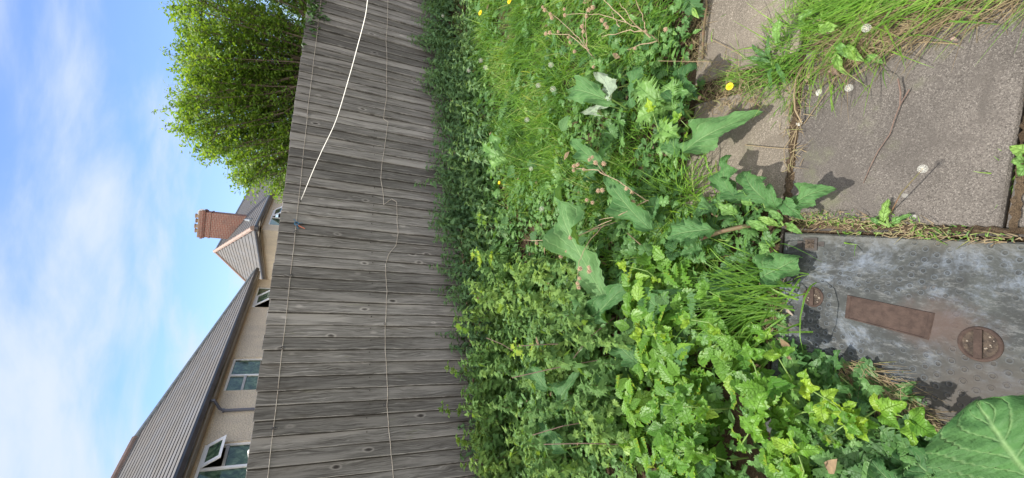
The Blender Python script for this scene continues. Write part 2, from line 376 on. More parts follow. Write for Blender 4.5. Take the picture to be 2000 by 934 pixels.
def wood_mat():
    m, nt = newmat('weathered_board'); T = NT(nt); ob = T.obj(); r = T.attr()
    off = T.n('ShaderNodeCombineXYZ'); T.l(T.math('MULTIPLY', r, 37), off.inputs[0]); T.l(T.math('MULTIPLY', r, 91), off.inputs[2])
    ad = T.n('ShaderNodeVectorMath', operation='ADD'); T.l(ob, ad.inputs[0]); T.l(off.outputs[0], ad.inputs[1]); v = ad.outputs[0]
    warp = T.noise(T.scaled(v, (5, 1, 1.5)), 1.6, 3, .5)
    wv = T.n('ShaderNodeCombineXYZ'); T.l(T.math('MULTIPLY', warp, .10), wv.inputs[0])
    ad2 = T.n('ShaderNodeVectorMath', operation='ADD'); T.l(v, ad2.inputs[0]); T.l(wv.outputs[0], ad2.inputs[1]); v2 = ad2.outputs[0]
    grain = T.noise(T.scaled(v2, (70, 1, 1.6)), 1.5, 6, .65)
    fine = T.noise(T.scaled(v2, (230, 1, 7)), 1.5, 3, .6)
    big = T.noise(T.scaled(v, (7, 1, .9)), 1.3, 5, .6)
    c = T.ramp(grain, [(.28, (.036, .034, .032)), (.43, (.098, .093, .088)), (.57, (.168, .162, .155)), (.74, (.33, .322, .31))])
    c = T.mix(T.rng(fine, .52, .68, 0, .6), c, (.05, .044, .037))
    c = T.mix(T.rng(big, .48, .64, 0, .75), c, (.225, .215, .205))
    lowb = T.noise(T.scaled(v, (9, 1, 1.4), (5, 0, 2)), 1.3, 5, .6)
    c = T.mix(T.rng(lowb, .55, .75, 0, .7), c, (.07, .06, .05))
    gr = T.noise(T.scaled(v, (12, 1, 2.2)), 1.1, 5, .7); c = T.mix(T.rng(gr, .60, .76, 0, .6), c, (.105, .115, .055))
    kn = T.n('ShaderNodeTexVoronoi'); kn.inputs['Scale'].default_value = 1; kn.inputs['Randomness'].default_value = 1
    T.l(T.scaled(v, (7, 1, 3.2)), kn.inputs['Vector'])
    kcs = T.n('ShaderNodeSeparateColor'); T.l(kn.outputs['Color'], kcs.inputs[0])
    kd = T.math('ADD', kn.outputs['Distance'], T.math('MULTIPLY', T.rng(kcs.outputs[0], .30, .22), 1.0)); kd = T.math('MULTIPLY_ADD', T.noise(T.scaled(v, (30, 1, 12)), 1, 3), .12, T.math('SUBTRACT', kd, .05)); c = T.mix(T.rng(kd, .05, .13, .9, 0), c, (.03, .026, .024))
    c = T.mix(T.math('MULTIPLY', T.rng(kd, .13, .2, 1, 0), T.rng(kd, .09, .13, 0, .4)), c, (.36, .34, .32))
    tint = T.math('MULTIPLY_ADD', T.math('FRACT', T.math('MULTIPLY', r, 13.7)), .65, .66)
    tv = T.n('ShaderNodeCombineColor')
    for k in range(3): T.l(tint, tv.inputs[k])
    c = T.mix(1.0, c, tv.outputs[0], 'MULTIPLY')
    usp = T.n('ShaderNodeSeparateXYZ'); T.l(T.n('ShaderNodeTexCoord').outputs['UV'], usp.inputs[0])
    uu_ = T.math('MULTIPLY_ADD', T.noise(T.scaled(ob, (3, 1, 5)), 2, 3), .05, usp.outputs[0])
    c = T.mix(T.rng(uu_, .77, .82, 0, .92), c, (.03, .027, .023)); c = T.mix(T.math('MULTIPLY', T.rng(uu_, .04, .09, 1, 0), T.rng(grain, .4, .6)), c, (.30, .285, .26))  # overlap shadow painted as a dark line, edge highlight as a pale one
    T.out(T.principled(c, .9, 0, T.bump(T.math('ADD', grain, T.math('MULTIPLY', fine, .5)), .7, .004), .2).outputs[0]); return m
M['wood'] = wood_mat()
def slab_mat(name, base, dark, light, speck=.5):
    m, nt = newmat(name); T = NT(nt); ob = T.obj(); r = T.attr()
    a = T.noise(ob, 3, 5, .6); b = T.noise(ob, 130, 3, .7); c2 = T.noise(ob, 320, 2, .6)
    c = T.mix(T.rng(a, .35, .7), base, dark); c = T.mix(T.rng(b, .5, .72, 0, .6), c, light)
    c = T.mix(T.rng(c2, .35, .5, .75, 0), c, tuple(x * .3 for x in base))
    gv = T.n('ShaderNodeTexVoronoi'); gv.inputs['Scale'].default_value = 420; T.l(ob, gv.inputs['Vector'])
    gs = T.n('ShaderNodeSeparateColor'); T.l(gv.outputs['Color'], gs.inputs[0])
    c = T.mix(T.rng(gs.outputs[0], .80, .95, 0, .28), c, tuple(min(1, x * 1.7) for x in light)); c = T.mix(T.rng(gs.outputs[1], .8, .95, 0, .45), c, tuple(x * .4 for x in base))
    st = T.noise(T.scaled(ob, (1, 1, 1), (3.3, 1, 0)), 7, 5, .65, .6); st2 = T.noise(T.scaled(ob, (1, 1, 1), (7.3, 2, 0)), 2.2, 6, .7, .8); c = T.mix(T.rng(st2, .45, .62, 0, .45), c, dark); c = T.mix(T.rng(st, .52, .70, 0, .75), c, tuple(x * .62 for x in base))
    v = T.n('ShaderNodeTexVoronoi'); v.inputs['Scale'].default_value = 11; T.l(ob, v.inputs['Vector'])
    wob = T.math('MULTIPLY_ADD', T.noise(ob, 60, 4, .7), .10, v.outputs['Distance'])
    sepc = T.n('ShaderNodeSeparateColor'); T.l(v.outputs['Color'], sepc.inputs[0])
    spot = T.math('MULTIPLY', T.rng(wob, .15, .18, 1, 0), T.rng(sepc.outputs[0], 1 - speck * .55, 1 - speck * .5))
    c = T.mix(T.math('MULTIPLY', spot, .8), c, (.50, .50, .46))
    ds = T.math('MULTIPLY', T.rng(wob, .19, .24, 1, 0), T.rng(sepc.outputs[1], .82, .86)); c = T.mix(T.math('MULTIPLY', ds, .5), c, dark)
    mo = T.noise(T.scaled(ob, (1, 1, 1), (9, 4, 0)), 4.5, 5, .7); c = T.mix(T.rng(mo, .55, .72, 0, .45), c, (.13, .14, .08))
    h = T.math('ADD', T.math('MULTIPLY', b, .5), c2)
    T.out(T.principled(c, .95, 0, T.bump(h, .8, .004), .15).outputs[0]); return m
M['slab'] = slab_mat('paving_slab', (.128, .114, .102), (.078, .070, .063), (.205, .188, .168), .55)
M['slab2'] = slab_mat('pale_paving_slab', (.19, .163, .132), (.115, .10, .082), (.30, .265, .22), .5)
def soil_mat():
    m, nt = newmat('soil'); T = NT(nt); g = T.n('ShaderNodeNewGeometry').outputs['Position']
    a = T.noise(g, 6, 6, .65); b = T.noise(g, 60, 4, .7); c = T.mix(T.rng(a, .35, .65), (.055, .038, .024), (.11, .08, .052)); c = T.mix(T.rng(b, .6, .72, 0, .5), c, (.19, .15, .10))
    T.out(T.principled(c, 1, 0, T.bump(T.math('ADD', a, b), 1, .03), .1).outputs[0]); return m
M['soil'] = soil_mat()
def plate_mat():
    m, nt = newmat('galvanised_plate'); T = NT(nt); ob = T.obj(); sp = T.n('ShaderNodeSeparateXYZ'); T.l(ob, sp.inputs[0])
    P = .031                                              # staggered grid of pressed dimples
    yy = T.math('DIVIDE', sp.outputs[1], P * .866); row = T.math('FLOOR', yy); odd = T.math('MULTIPLY', T.math('MODULO', T.math('ABSOLUTE', row), 2), .5)
    xx = T.math('ADD', T.math('DIVIDE', sp.outputs[0], P), odd)
    fx = T.math('SUBTRACT', T.math('FRACT', T.math('ADD', xx, 100)), .5); fy = T.math('MULTIPLY', T.math('SUBTRACT', T.math('SUBTRACT', yy, row), .5), .866)
    d = T.math('SQRT', T.math('ADD', T.math('MULTIPLY', fx, fx), T.math('MULTIPLY', fy, fy)))
    d = T.math('MULTIPLY_ADD', T.noise(ob, 70, 2), .10, T.math('SUBTRACT', d, .05))
    # dimples fade out round the label plate and where dirt fills them
    lab = T.math('MULTIPLY', T.math('MULTIPLY', T.rng(sp.outputs[0], -.185, -.17), T.rng(sp.outputs[0], -.055, -.04, 1, 0)), T.math('MULTIPLY', T.rng(sp.outputs[1], .61, .63), T.rng(sp.outputs[1], .90, .92, 1, 0)))
    dirt = T.noise(T.scaled(ob, (1, 1, 1), (2, 5, 0)), 5.5, 5, .6)
    keep = T.math('MULTIPLY', T.math('SUBTRACT', 1, lab), T.rng(dirt, .40, .62, 1, .1))
    ring = T.math('MULTIPLY', T.math('MULTIPLY', T.rng(d, .13, .2), T.rng(d, .22, .31, 1, 0)), keep)
    pit = T.math('MULTIPLY', T.rng(d, .11, .18, 1, 0), keep)
    a = T.noise(ob, 4.2, 7, .68, .5); b = T.noise(T.scaled(ob, (1, .55, 1), (7, 1, 3)), 8, 8, .8, .5)
    c = T.mix(T.rng(a, .36, .64), (.05, .055, .053), (.02, .022, .022))
    c = T.mix(T.math('MULTIPLY', T.rng(b, .46, .62), T.rng(a, .58, .45, .05, .95)), c, (.115, .135, .165))
    fn = T.noise(T.scaled(ob, (1, .35, 1), (1, 2, 3)), 85, 6, .8); c = T.mix(T.rng(fn, .5, .66, 0, .5), c, (.14, .145, .145)); c = T.mix(T.rng(fn, .48, .35, 0, .6), c, (.025, .026, .026))
    c = T.mix(T.math('MULTIPLY', ring, .22), c, (.14, .165, .20)); c = T.mix(T.math('MULTIPLY', pit, .5), c, (.018, .019, .02))
    dx = T.math('SUBTRACT', sp.outputs[0], -.115); dy = T.math('SUBTRACT', sp.outputs[1], .64)
    rd = T.math('SQRT', T.math('ADD', T.math('MULTIPLY', T.math('MULTIPLY', dx, dx), 2.6), T.math('MULTIPLY', dy, dy)))
    rd = T.math('MULTIPLY_ADD', T.noise(ob, 18, 5, .7), .16, rd)
    c = T.mix(T.rng(rd, .10, .24, .85, 0), c, (.062, .042, .035))
    rr = T.noise(T.scaled(ob, (1, 1, 1), (5, 9, 1)), 7, 6, .7); c = T.mix(T.rng(rr, .62, .74, 0, .6), c, (.11, .08, .06))
    sx = T.math('SUBTRACT', sp.outputs[0], -.30); sy = T.math('SUBTRACT', sp.outputs[1], .52); sd = T.math('SQRT', T.math('ADD', T.math('MULTIPLY', sx, sx), T.math('MULTIPLY', sy, sy)))
    sd = T.math('MULTIPLY_ADD', T.noise(ob, 12, 5, .7), .2, sd); c = T.mix(T.rng(sd, .16, .3, .8, 0), c, (.055, .047, .04))
    edge = T.rng(sp.outputs[0], .06, .13, 0, .6); c = T.mix(T.math('MULTIPLY', edge, T.rng(b, .4, .55)), c, (.10, .095, .075))
    h = T.math('SUBTRACT', ring, T.math('MULTIPLY', pit, 1.0)); nn = T.bump(h, .55, .0022); nn = T.bump(b, .25, .002, nn)
    T.out(T.principled(c, T.rng(a, .3, .7, .8, .6), .0, nn, .22).outputs[0]); return m
M['plate'] = plate_mat()
M['rust'] = simple('rusty_metal', (.040, .028, .024), .9, .0, nscale=45, c2=(.062, .043, .036), bump=.5, spec=.15)
M['rustdark'] = simple('dark_rusty_metal', (.045, .038, .034), .7, .3, nscale=30, bump=.5)
M['dirt'] = simple('dirt', (.028, .02, .016), 1, nscale=90, c2=(.075, .055, .04), bump=1)
M['pebble'] = simple('pebble', (.24, .20, .16), .9, nscale=40)

# ================================================================ the setting
g = MB(); E_ = 400
for x0, x1, y0, y1 in ((-E_, E_, -E_, E_),): g.poly([(x0, y0, -.012), (x1, y0, -.012), (x1, y1, -.012), (x0, y1, -.012)])
tag(g.build('ground', M['soil']), 'dark brown garden soil under the weeds', 'ground', kind='structure')
def slab(pts, z0, z1, mat, name='paving_slab', n=1):
    b = MB(); bev = .006; P = [np.array(p) for p in pts]; c = sum(P) / len(P)
    ins = [p + nrm(c - p) * bev * 1.5 for p in P]
    lo = [b.vert((*p, z0)) for p in P]; mi = [b.vert((*p, z1 - bev)) for p in P]; hi = [b.vert((*p, z1)) for p in ins]; k = len(P)
    for i in range(k):
        j = (i + 1) % k; b.face((lo[i], lo[j], mi[j], mi[i])); b.face((mi[i], mi[j], hi[j], hi[i]))
    b.face(hi); o_ = b.build(name, mat); o_.rotation_euler = (0, 0, 0); return o_
for pts, mt, z, lb in (([(.155, .535), (.775, .505), (.80, 1.095), (.175, 1.10)], 'slab', .008, 'large grey concrete paving slab beside the metal cover'),
                 ([(.165, -.05), (.76, -.05), (.772, .499), (.153, .529)], 'slab', .004, 'grey paving slab nearest the camera'),
                 ([(.79, -.05), (1.4, -.05), (1.4, .50), (.786, .492)], 'slab', .0, 'paving slab hidden under the long grass'),
                 ([(.785, .51), (1.40, .51), (1.40, 1.09), (.81, 1.09)], 'slab', .001, 'paving slab under the grass tuft'),
                 ([(.21, 1.12), (.70, 1.115), (.71, 1.60), (.24, 1.64)], 'slab2', .006, 'pale weathered slab with cracked edge beside the weeds'),
                 ([(.80, 1.115), (1.45, 1.115), (1.45, 1.62), (.80, 1.61)], 'slab2', .012, 'pale brown slab at the edge of the grass')):
    tag(slab(pts, -.05, z, M[mt]), lb, 'paving slab', kind='structure')
# soil and moss packed into the joints, crumbling over the slab edges
b = MB()
for (x0, y0, x1, y1, w_) in ((.15, .512, .80, .500, .010), (.16, 1.106, .80, 1.103, .014), (.783, .0, .80, 1.1, .018), (.145, .1, .152, 1.1, .009)):
    k_ = 60; rows = []
    for i in range(k_ + 1):
        t_ = i / k_; p = np.array([x0 + (x1-x0)*t_, y0 + (y1-y0)*t_]); nn = nrm((-(y1-y0), x1-x0)); a_, c_ = w_ * random.uniform(.5, 1.5), w_ * random.uniform(.5, 1.5)
        rows.append([b.vert((*(p - nn*a_), .0085)), b.vert((*p, .0125 + random.uniform(-.002, .003))), b.vert((*(p + nn*c_), .0085))])
    for A, B_ in zip(rows, rows[1:]):
        for q in (0, 1): b.face((A[q], A[q+1], B_[q+1], B_[q]))
tag(b.build('joint_soil', M['soil']), 'brown soil packed into the joints between the slabs', 'soil', kind='stuff')

# ---------------------------------------------------------------- fence
FO = np.array([-1.932, 3.753, 0]); FD = nrm((2.97 + 1.708, 1.716 + .988, 0)); FN = np.array([-FD[1], FD[0], 0])   # FN points away from the camera
fang = math.atan2(FD[1], FD[0])
def fpt(s, z, d=0.0): return FO + FD * s - FN * d + np.array([0, 0, z])      # d: metres in front of the boards
fence = thing_at('board_fence', FO, 'tall weathered grey featheredge board fence behind the nettles', 'fence'); fence.rotation_euler = (0, 0, fang)
b = MB(); PITCH = .1105; s = -2.6; i = 0
while s < 13.0:
    b.cur = random.random(); w = PITCH + .022; lean = random.uniform(-.004, .004); top = 1.80 + random.uniform(-.008, .007); nk = 9
    y0 = random.uniform(-.004, .004)                        # local -y faces the camera
    ids = []
    for k in range(nk + 1):
        z = top * k / nk; dx = lean * k / nk + .0015 * math.sin(k * 1.7 + i); by = .004 * math.sin(k * .8 + i * 2.1)
        L0 = (s + dx, -.020 + y0 + by, z); R0 = (s + w + dx, -.004 + y0 * .3 + by, z + (-.006 if k == nk else 0)); B0 = (s + w + dx, .001, z); B1 = (s + dx, -.003, z)
        ids.append([b.vert(p) for p in (L0, R0, B0, B1)])
    for A, B in zip(ids, ids[1:]):
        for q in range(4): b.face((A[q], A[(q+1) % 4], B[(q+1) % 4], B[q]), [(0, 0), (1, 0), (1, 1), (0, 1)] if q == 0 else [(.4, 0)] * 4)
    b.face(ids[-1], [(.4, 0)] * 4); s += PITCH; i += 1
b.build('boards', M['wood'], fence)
b = MB()
for z in (.35, .95, 1.5): b.box((-2.6, .006, z - .04), (13, .045, z + .04))
b.build('rails', M['wood'], fence)
for k in range(7):
    b = MB(); b.cur = k * .13; x = -2.3 + k * 2.4; b.box((x, .047, -.2), (x + .09, .137, 1.72)); b.build('post', M['wood'], fence)
# nails
b = MB()
for k in range(25, 55):
    x = -2.6 + k * PITCH + .08; z = .95 + random.uniform(-.015, .015)
    b = MB(); b.box((x, -.023, z), (x + .006, -.010, z + .006)); b.build('nail', M['rustdark'], fence)
# wires
def wire_path(pts, wob=.006, n=10):
    o = []
    for (s0, z0), (s1, z1) in zip(pts, pts[1:]):
        for k in range(n):
            t = k / n; o.append(fpt(s0 + (s1-s0)*t, z0 + (z1-z0)*t + wob * math.sin((s0 + (s1-s0)*t) * 9) * random.uniform(.3, 1), .026 + .004 * math.sin(k)))
    o.append(fpt(*pts[-1], .026)); return o
tw = thing_at('fence_wire', fpt(0, 1.655), 'thin straight wire stapled along the fence just below its top', 'wire', 'wires on the fence')
def lnk(bm, name, mat, root): return bm.build(name, mat, root, loc=tuple(-np.array(root.location)))
b = MB(); b.tube(wire_path([(-2.5, 1.65), (-.016, 1.656), (1.16, 1.653), (2.4, 1.655), (3.7, 1.664), (4.97, 1.656), (9, 1.65)], .002), .0024, 5); lnk(b, 'wire', M['wire'], tw)
for s_ in (-.05, .32, .95, 1.6, 2.05, 2.9, 3.5, 4.0, 4.9):
    b = MB(); z = 1.655; P = [fpt(s_ + .012 * math.sin(k * 1.3), z + .014 * math.cos(k * 1.3) - .002 * k, .03 + .002 * k) for k in range(9)]; b.tube(P, .0022, 4); lnk(b, 'staple_loop', M['darkmetal'], tw)
lw = thing_at('fence_wire', fpt(0, .8), 'slack looping wire halfway down the fence boards', 'wire', 'wires on the fence')
b = MB(); b.tube(wire_path([(-2.2, .70), (-.9, .73), (-.12, .747), (.1, .76), (.45, .80), (.75, .80), (1.17, .824), (1.5, .80), (1.78, .82), (1.9, .79), (2.0, .72), (2.15, .69), (2.35, .70), (2.52, .71), (2.56, .76), (2.50, .82), (2.47, .845), (2.8, .876), (3.3, .84), (3.62, .80), (3.66, .85), (4.2, .819), (5, .83), (6.5, .80), (9, .8)], .008, 5), .0027, 5); lnk(b, 'wire', M['wire'], lw)
for s_ in (.45, 1.17, 1.8, 2.81, 3.4, 4.2):
    b = MB(); P = [fpt(s_ + .010 * math.sin(k * 1.3), .82 + .012 * math.cos(k * 1.3), .03) for k in range(7)]; b.tube(P, .002, 4); lnk(b, 'staple_loop', M['darkmetal'], lw)
# blue tie on the top wire
kn = fpt(2.13, 1.65, .035); t = thing_at('cord_knot', kn, 'small blue and orange cord knotted round the top fence wire', 'cord')
b = MB()
for k in range(5):
    a0 = random.uniform(0, 6.28); P = [kn + (FD * math.cos(a0 + q * .7) + np.array([0, 0, math.sin(a0 + q * .7)])) * .016 * (1 + .3 * k / 5) - FN * .003 * q for q in range(8)]; b.tube(P, .0035, 5)
for dz, dx in ((-.05, .02), (-.02, -.05), (.03, .05)): b.tube([kn, kn + FD * dx * .6 + np.array([0, 0, dz * .4]), kn + FD * dx + np.array([0, 0, dz])], .003, 5)
lnk(b, 'blue_cord', M['blue'], t); b = MB(); b.tube([kn, kn + FD * -.02 + np.array([0, 0, -.03]), kn + FD * -.04 + np.array([0, 0, -.075])], .004, 5); lnk(b, 'orange_end', M['pink'], t)
# clothes line: from a nail in the fence out to the camera's right
cl = [(587, 393), (601, 359), (616, 323), (630, 292), (656, 236), (681, 154), (698, 92), (713, 34), (718, 0), (725, -60), (733, -160)]
p0 = onPlane(587, 393, fpt(0, 0), FN); d0 = np.linalg.norm(p0 - [0, 0, H]) - .03; P = []
for k, (x, y) in enumerate(cl):
    tt = max(0, (393 - y)) / 393; r = nrm(ray(x, y)); P.append(np.array([0, 0, H]) + r * (d0 * (1 - .27 * tt)))
t = thing_at('clothes_line', P[0], 'taut white cord running from the fence nail down across the boards', 'cord')
S_ = []
for k in range(len(P) - 1):
    a0, a1, a2, a3 = P[max(k-1, 0)], P[k], P[k+1], P[min(k+2, len(P)-1)]
    for q in range(5): u = q / 5; S_.append(.5 * (2*a1 + (a2-a0)*u + (2*a0-5*a1+4*a2-a3)*u*u + (3*a1-a0-3*a2+a3)*u**3))
S_.append(P[-1])
b = MB(); b.tube(S_, .0030, 6); lnk(b, 'cord', M['string'], t); b = MB(); b.tube([P[0] + FN * .05, P[0] - FN * .02, P[0] - FN * .02 + np.array([0, 0, .012])], .004, 6); lnk(b, 'nail', M['rustdark'], t)
# short white wire clip on fence top at near end
pc = onPlane(484, 882, fpt(0, 0), FN); t = thing_at('string_scrap', pc, 'short pale string scrap knotted over the near end of the fence top', 'cord')
b = MB(); b.lathe(pc - np.array([0, 0, .012]), [(.002, -.012), (.013, -.006), (.015, .004), (.008, .012), (.002, .014)], 10); b.tube([pc, pc - FD * .05 + [0, 0, -.012], pc - FD * .13 + [0, 0, -.01]], .003, 5); lnk(b, 'knot', M['string'], t)

# ---------------------------------------------------------------- houses
def roof_face(root, e0, e1, r0, r1, n, name='roof'):
    """stepped slate courses from the eave e0-e1 up to the ridge r0-r1"""
    e0, e1, r0, r1 = map(np.array, (e0, e1, r0, r1)); b = MB(); nn = nrm(np.cross(e1 - e0, r0 - e0))
    if nn[2] < 0: nn = -nn
    wd = np.linalg.norm(e1 - e0); ex = nrm(e1 - e0)
    for i in range(n):
        t0 = i / n; t1 = min(1, (i + 1.15) / n); th = .024
        A = e0 + (r0-e0)*t0; B = e1 + (r1-e1)*t0; C = e1 + (r1-e1)*t1; D = e0 + (r0-e0)*t1
        b.cur = random.random()
        q = [A + nn*th, B + nn*th, C + nn*.004, D + nn*.004]
        off = random.uniform(0, 1) * .1 + (i % 2) * .14
        b.poly(q, [((p - e0).dot(ex) + off, i + .1 + (.8 if k > 1 else 0)) for k, p in enumerate(q)])
        b.poly([A - nn*.01, B - nn*.01, B + nn*th, A + nn*th], [(0, .5)] * 4)
    return b.build(name, M['slate'], root, loc=tuple(-np.array(root.location)))
def wall_open(root, p0, p1, z0, z1, openings, name='wall', depth=.09):
    """render wall from p0 to p1 with window openings (s0, s1, z0, z1)"""
    p0, p1 = np.array(p0), np.array(p1); L_ = np.linalg.norm(p1 - p0); d = (p1 - p0) / L_; inn = np.array([-d[1], d[0], 0])
    if inn.dot(p0 + [0, 0, 0]) < 0: inn = -inn           # away from the camera
    xs = sorted({0, L_, *[o[0] for o in openings], *[o[1] for o in openings]}); zs = sorted({z0, z1, *[o[2] for o in openings], *[o[3] for o in openings]})
    b = MB(); Q = lambda s, z, k=0: p0 + d*s + np.array([0, 0, z]) + inn*k
    for a, c in zip(xs, xs[1:]):
        for e, f in zip(zs, zs[1:]):
            if any(o[0] <= (a+c)/2 <= o[1] and o[2] <= (e+f)/2 <= o[3] for o in openings): continue
            b.poly([Q(a, e), Q(c, e), Q(c, f), Q(a, f)])
    for (a, c, e, f) in openings:
        b.poly([Q(a, e), Q(a, f), Q(a, f, depth), Q(a, e, depth)]); b.poly([Q(c, e), Q(c, f), Q(c, f, depth), Q(c, e, depth)])
        b.poly([Q(a, f), Q(c, f), Q(c, f, depth), Q(a, f, depth)]); b.poly([Q(a, e), Q(c, e), Q(c, e, depth), Q(a, e, depth)])
    b.build(name, M['render'], root, loc=tuple(-np.array(root.location)))
    return Q, inn, d
def window(root, Q, a, c, e, f, lights, vent=None, depth=.06):
    """lights: list of (s0, s1, z0, z1) panes; vent: index of the one standing open"""
    wl = -np.array(root.location)
    fr = MB(); W_ = .055
    def bar(s0, s1, z0, z1, k0=depth-.02, k1=depth+.035):
        P = [Q(s0, z0, k0), Q(s1, z0, k0), Q(s1, z0, k1), Q(s0, z0, k1), Q(s0, z1, k0), Q(s1, z1, k0), Q(s1, z1, k1), Q(s0, z1, k1)]
        i = [fr.vert(p) for p in P]
        for q in ((0,3,2,1),(4,5,6,7),(0,1,5,4),(1,2,6,5),(2,3,7,6),(3,0,4,7)): fr.face([i[k] for k in q])
    bar(a, a+W_, e, f); bar(c-W_, c, e, f); bar(a+W_, c-W_, e, e+W_); bar(a+W_, c-W_, f-W_, f)
    done = set()
    for (s0, s1, z0, z1) in lights:
        for x in (s0, s1):
            if a + W_ * 1.5 < x < c - W_ * 1.5 and round(x, 2) not in done: bar(x-.035, x+.035, e+W_, f-W_, depth-.024, depth+.034); done.add(round(x, 2))
        for z in (z0, z1):
            if e + W_ * 1.5 < z < f - W_ * 1.5: bar(s0+.03, s1-.03, z-.03, z+.03, depth-.022, depth+.033)
    fo = fr.build('window_frame', M['white_pvc'], root, loc=tuple(wl))
    for i, (s0, s1, z0, z1) in enumerate(lights):
        p = MB(); k = depth + .01
        if vent == i: continue
        p.poly([Q(s0, z0, k), Q(s1, z0, k), Q(s1, z1, k), Q(s0, z1, k)]); p.build('pane', M['glass'], fo)
    # dark room behind
    rb = MB(); k = depth + .5
    rb.poly([Q(a, e, k), Q(c, e, k), Q(c, f, k), Q(a, f, k)]); rb.build('interior', M['room'], fo)
    if vent is not None:
        s0, s1, z0, z1 = lights[vent]; h = z1 - z0; o_ = .55 * h
        vm = MB(); pm = MB()
        def V(u, v, k=0): return Q(s0 + (s1-s0)*u, z1 - h*.88*v, depth - .03 - o_*v - k)
        uu = .13; vv = .16
        for (u0, u1, v0, v1) in ((0, 1, 0, vv), (0, 1, 1-vv, 1), (0, uu, vv, 1-vv), (1-uu, 1, vv, 1-vv)):
            P = [V(u0, v0), V(u1, v0), V(u1, v1), V(u0, v1)] + [V(u0, v0, .03), V(u1, v0, .03), V(u1, v1, .03), V(u0, v1, .03)]
            i = [vm.vert(p) for p in P]
            for q in ((0,3,2,1),(4,5,6,7),(0,1,5,4),(1,2,6,5),(2,3,7,6),(3,0,4,7)): vm.face([i[k] for k in q])
        vo = vm.build('open_vent', M['white_pvc'], fo); pm.poly([V(uu, vv, .01), V(1-uu, vv, .01), V(1-uu, 1-vv, .01), V(uu, 1-vv, .01)]); pm.build('vent_pane', M['glass'], fo)
    return fo
def gutter_line(root, p0, p1, outn):
    wl = tuple(-np.array(root.location)); p0, p1, outn = map(np.array, (p0, p1, outn)); b = MB(); d = nrm(p1 - p0)
    prof = [(-.02, .02), (-.02, -.11), (.03, -.135), (.10, -.12), (.125, -.05), (.125, .0), (.105, .0), (.10, -.05)]
    ra = [b.vert(p0 + outn*x + np.array([0, 0, z])) for x, z in prof]; rb_ = [b.vert(p1 + outn*x + np.array([0, 0, z])) for x, z in prof]
    for k in range(len(prof)): j = (k+1) % len(prof); b.face((ra[k], ra[j], rb_[j], rb_[k]))
    b.face(ra); b.face(rb_[::-1]); b.build('gutter', M['gutter'], root, loc=wl)
    b = MB(); q = lambda p, x, z: p + outn*x + np.array([0, 0, z])
    P = [q(p0, -.025, -.10), q(p1, -.025, -.10), q(p1, -.34, -.16), q(p0, -.34, -.16), q(p0, -.025, -.17), q(p1, -.025, -.17), q(p1, -.34, -.17), q(p0, -.34, -.17)]
    i = [b.vert(p) for p in P]
    for f in ((0,1,2,3),(4,5,6,7),(0,1,5,4),(3,2,6,7),(0,3,7,4),(1,2,6,5)): b.face([i[k] for k in f])
    b.build('soffit', M['soffit'], root, loc=wl)
ZE = 3.3
E1 = G(500, 528, ZE); Ea = G(341, 934, ZE); ed = nrm(Ea - E1); E0 = E1 + ed * 19.0
eo = np.array([-ed[1], ed[0], 0]); eo = eo if eo.dot(E1) < 0 else -eo        # out of the wall, towards the garden
R1 = G(266, 856, 5.45); Ra = G(226, 934, 5.45); R0 = R1 + nrm(Ra - R1) * 12
nh = thing_at('rendered_house', (E1[0], E1[1], 0), 'long beige pebbledashed bungalow with slate hipped roof and open vent windows', 'house')
wl = tuple(-np.array(nh.location))
gutter_line(nh, E1 - ed * .02, E0, eo)
tri = MB()
roof_face(nh, E0, E1, R0, R1, 19)
back = R1 + (R1 - E1) * np.array([.0, 0, 0]) + (-eo) * 7.0; back[2] = ZE
BK1 = E1 - eo * 9.0; BK0 = E0 - eo * 9.0
roof_face(nh, E1, BK1, R1, R1 + eo * -.01, 19); roof_face(nh, BK1, BK0, R1, R0, 19)
b = MB(); b.tube([R1 + (E1 - R1) * k / 12 + [0, 0, .02] for k in range(13)], .07, 8); b.build('hip_tiles', M['lead'], nh, loc=wl)
b = MB(); b.tube([R0 + (R1 - R0) * k / 8 + [0, 0, .03] for k in range(9)], .09, 8); b.build('ridge_tiles', M['ridge'], nh, loc=wl)
WO = -eo * .32                                            # wall face sits behind the gutter
w0 = E1 + WO + ed * .30; w0[2] = 0; w1 = E0 + WO; w1[2] = 0
Lw = np.linalg.norm(w1 - w0)
def wS(px, py):                                           # along-wall and height coordinates of a pixel on the wall face
    p = onPlane(px, py, w0 - eo * .07, eo); return (p - w0).dot(ed), p[2]
sB0, zB = wS(455, 703); sB1, zB2 = wS(439, 768); sA0, zA = wS(506, 563); sA1, _ = wS(494, 603); sC0, zC = wS(393, 873); sC1 = wS(360, 990)[0]
print('windows', sA0, sA1, zA, sB0, sB1, zB, zB2, sC0, sC1, zC)
zt = (zA + zB + zB2 + zC) / 4
ops = [(sA0, sA1, 1.35, zt), (sB0, sB1, 1.2, zt), (sC0, sC1, 1.2, zt)]
Q, inn, d_ = wall_open(nh, w0, w1, 0, ZE - .165, ops)
(a, c, e, f) = ops[0]; m_ = (a + c) / 2; window(nh, Q, a, c, e, f, [(a+.05, m_, e+.05, f-.05), (m_, c-.05, e+.05, f-.5*(f-e)+.1), (m_, c-.05, f-.5*(f-e)+.1, f-.05)], 2)
(a, c, e, f) = ops[1]; m_ = wS(448, 735)[0]; zt2 = f - .42; window(nh, Q, a, c, e, f, [(a+.05, m_, e+.05, f-.05), (m_, c-.05, e+.05, zt2), (m_, c-.05, zt2, f-.05)])
(a, c, e, f) = ops[2]; m_ = wS(379, 921)[0]; zt2 = f - .45; m2 = m_ + (c - m_) * .55; window(nh, Q, a, c, e, f, [(a+.05, m_, e+.05, zt2), (a+.05, m_, zt2, f-.05), (m_, m2, e+.05, f-.05), (m2, c-.05, e+.05, f-.05)], 1)
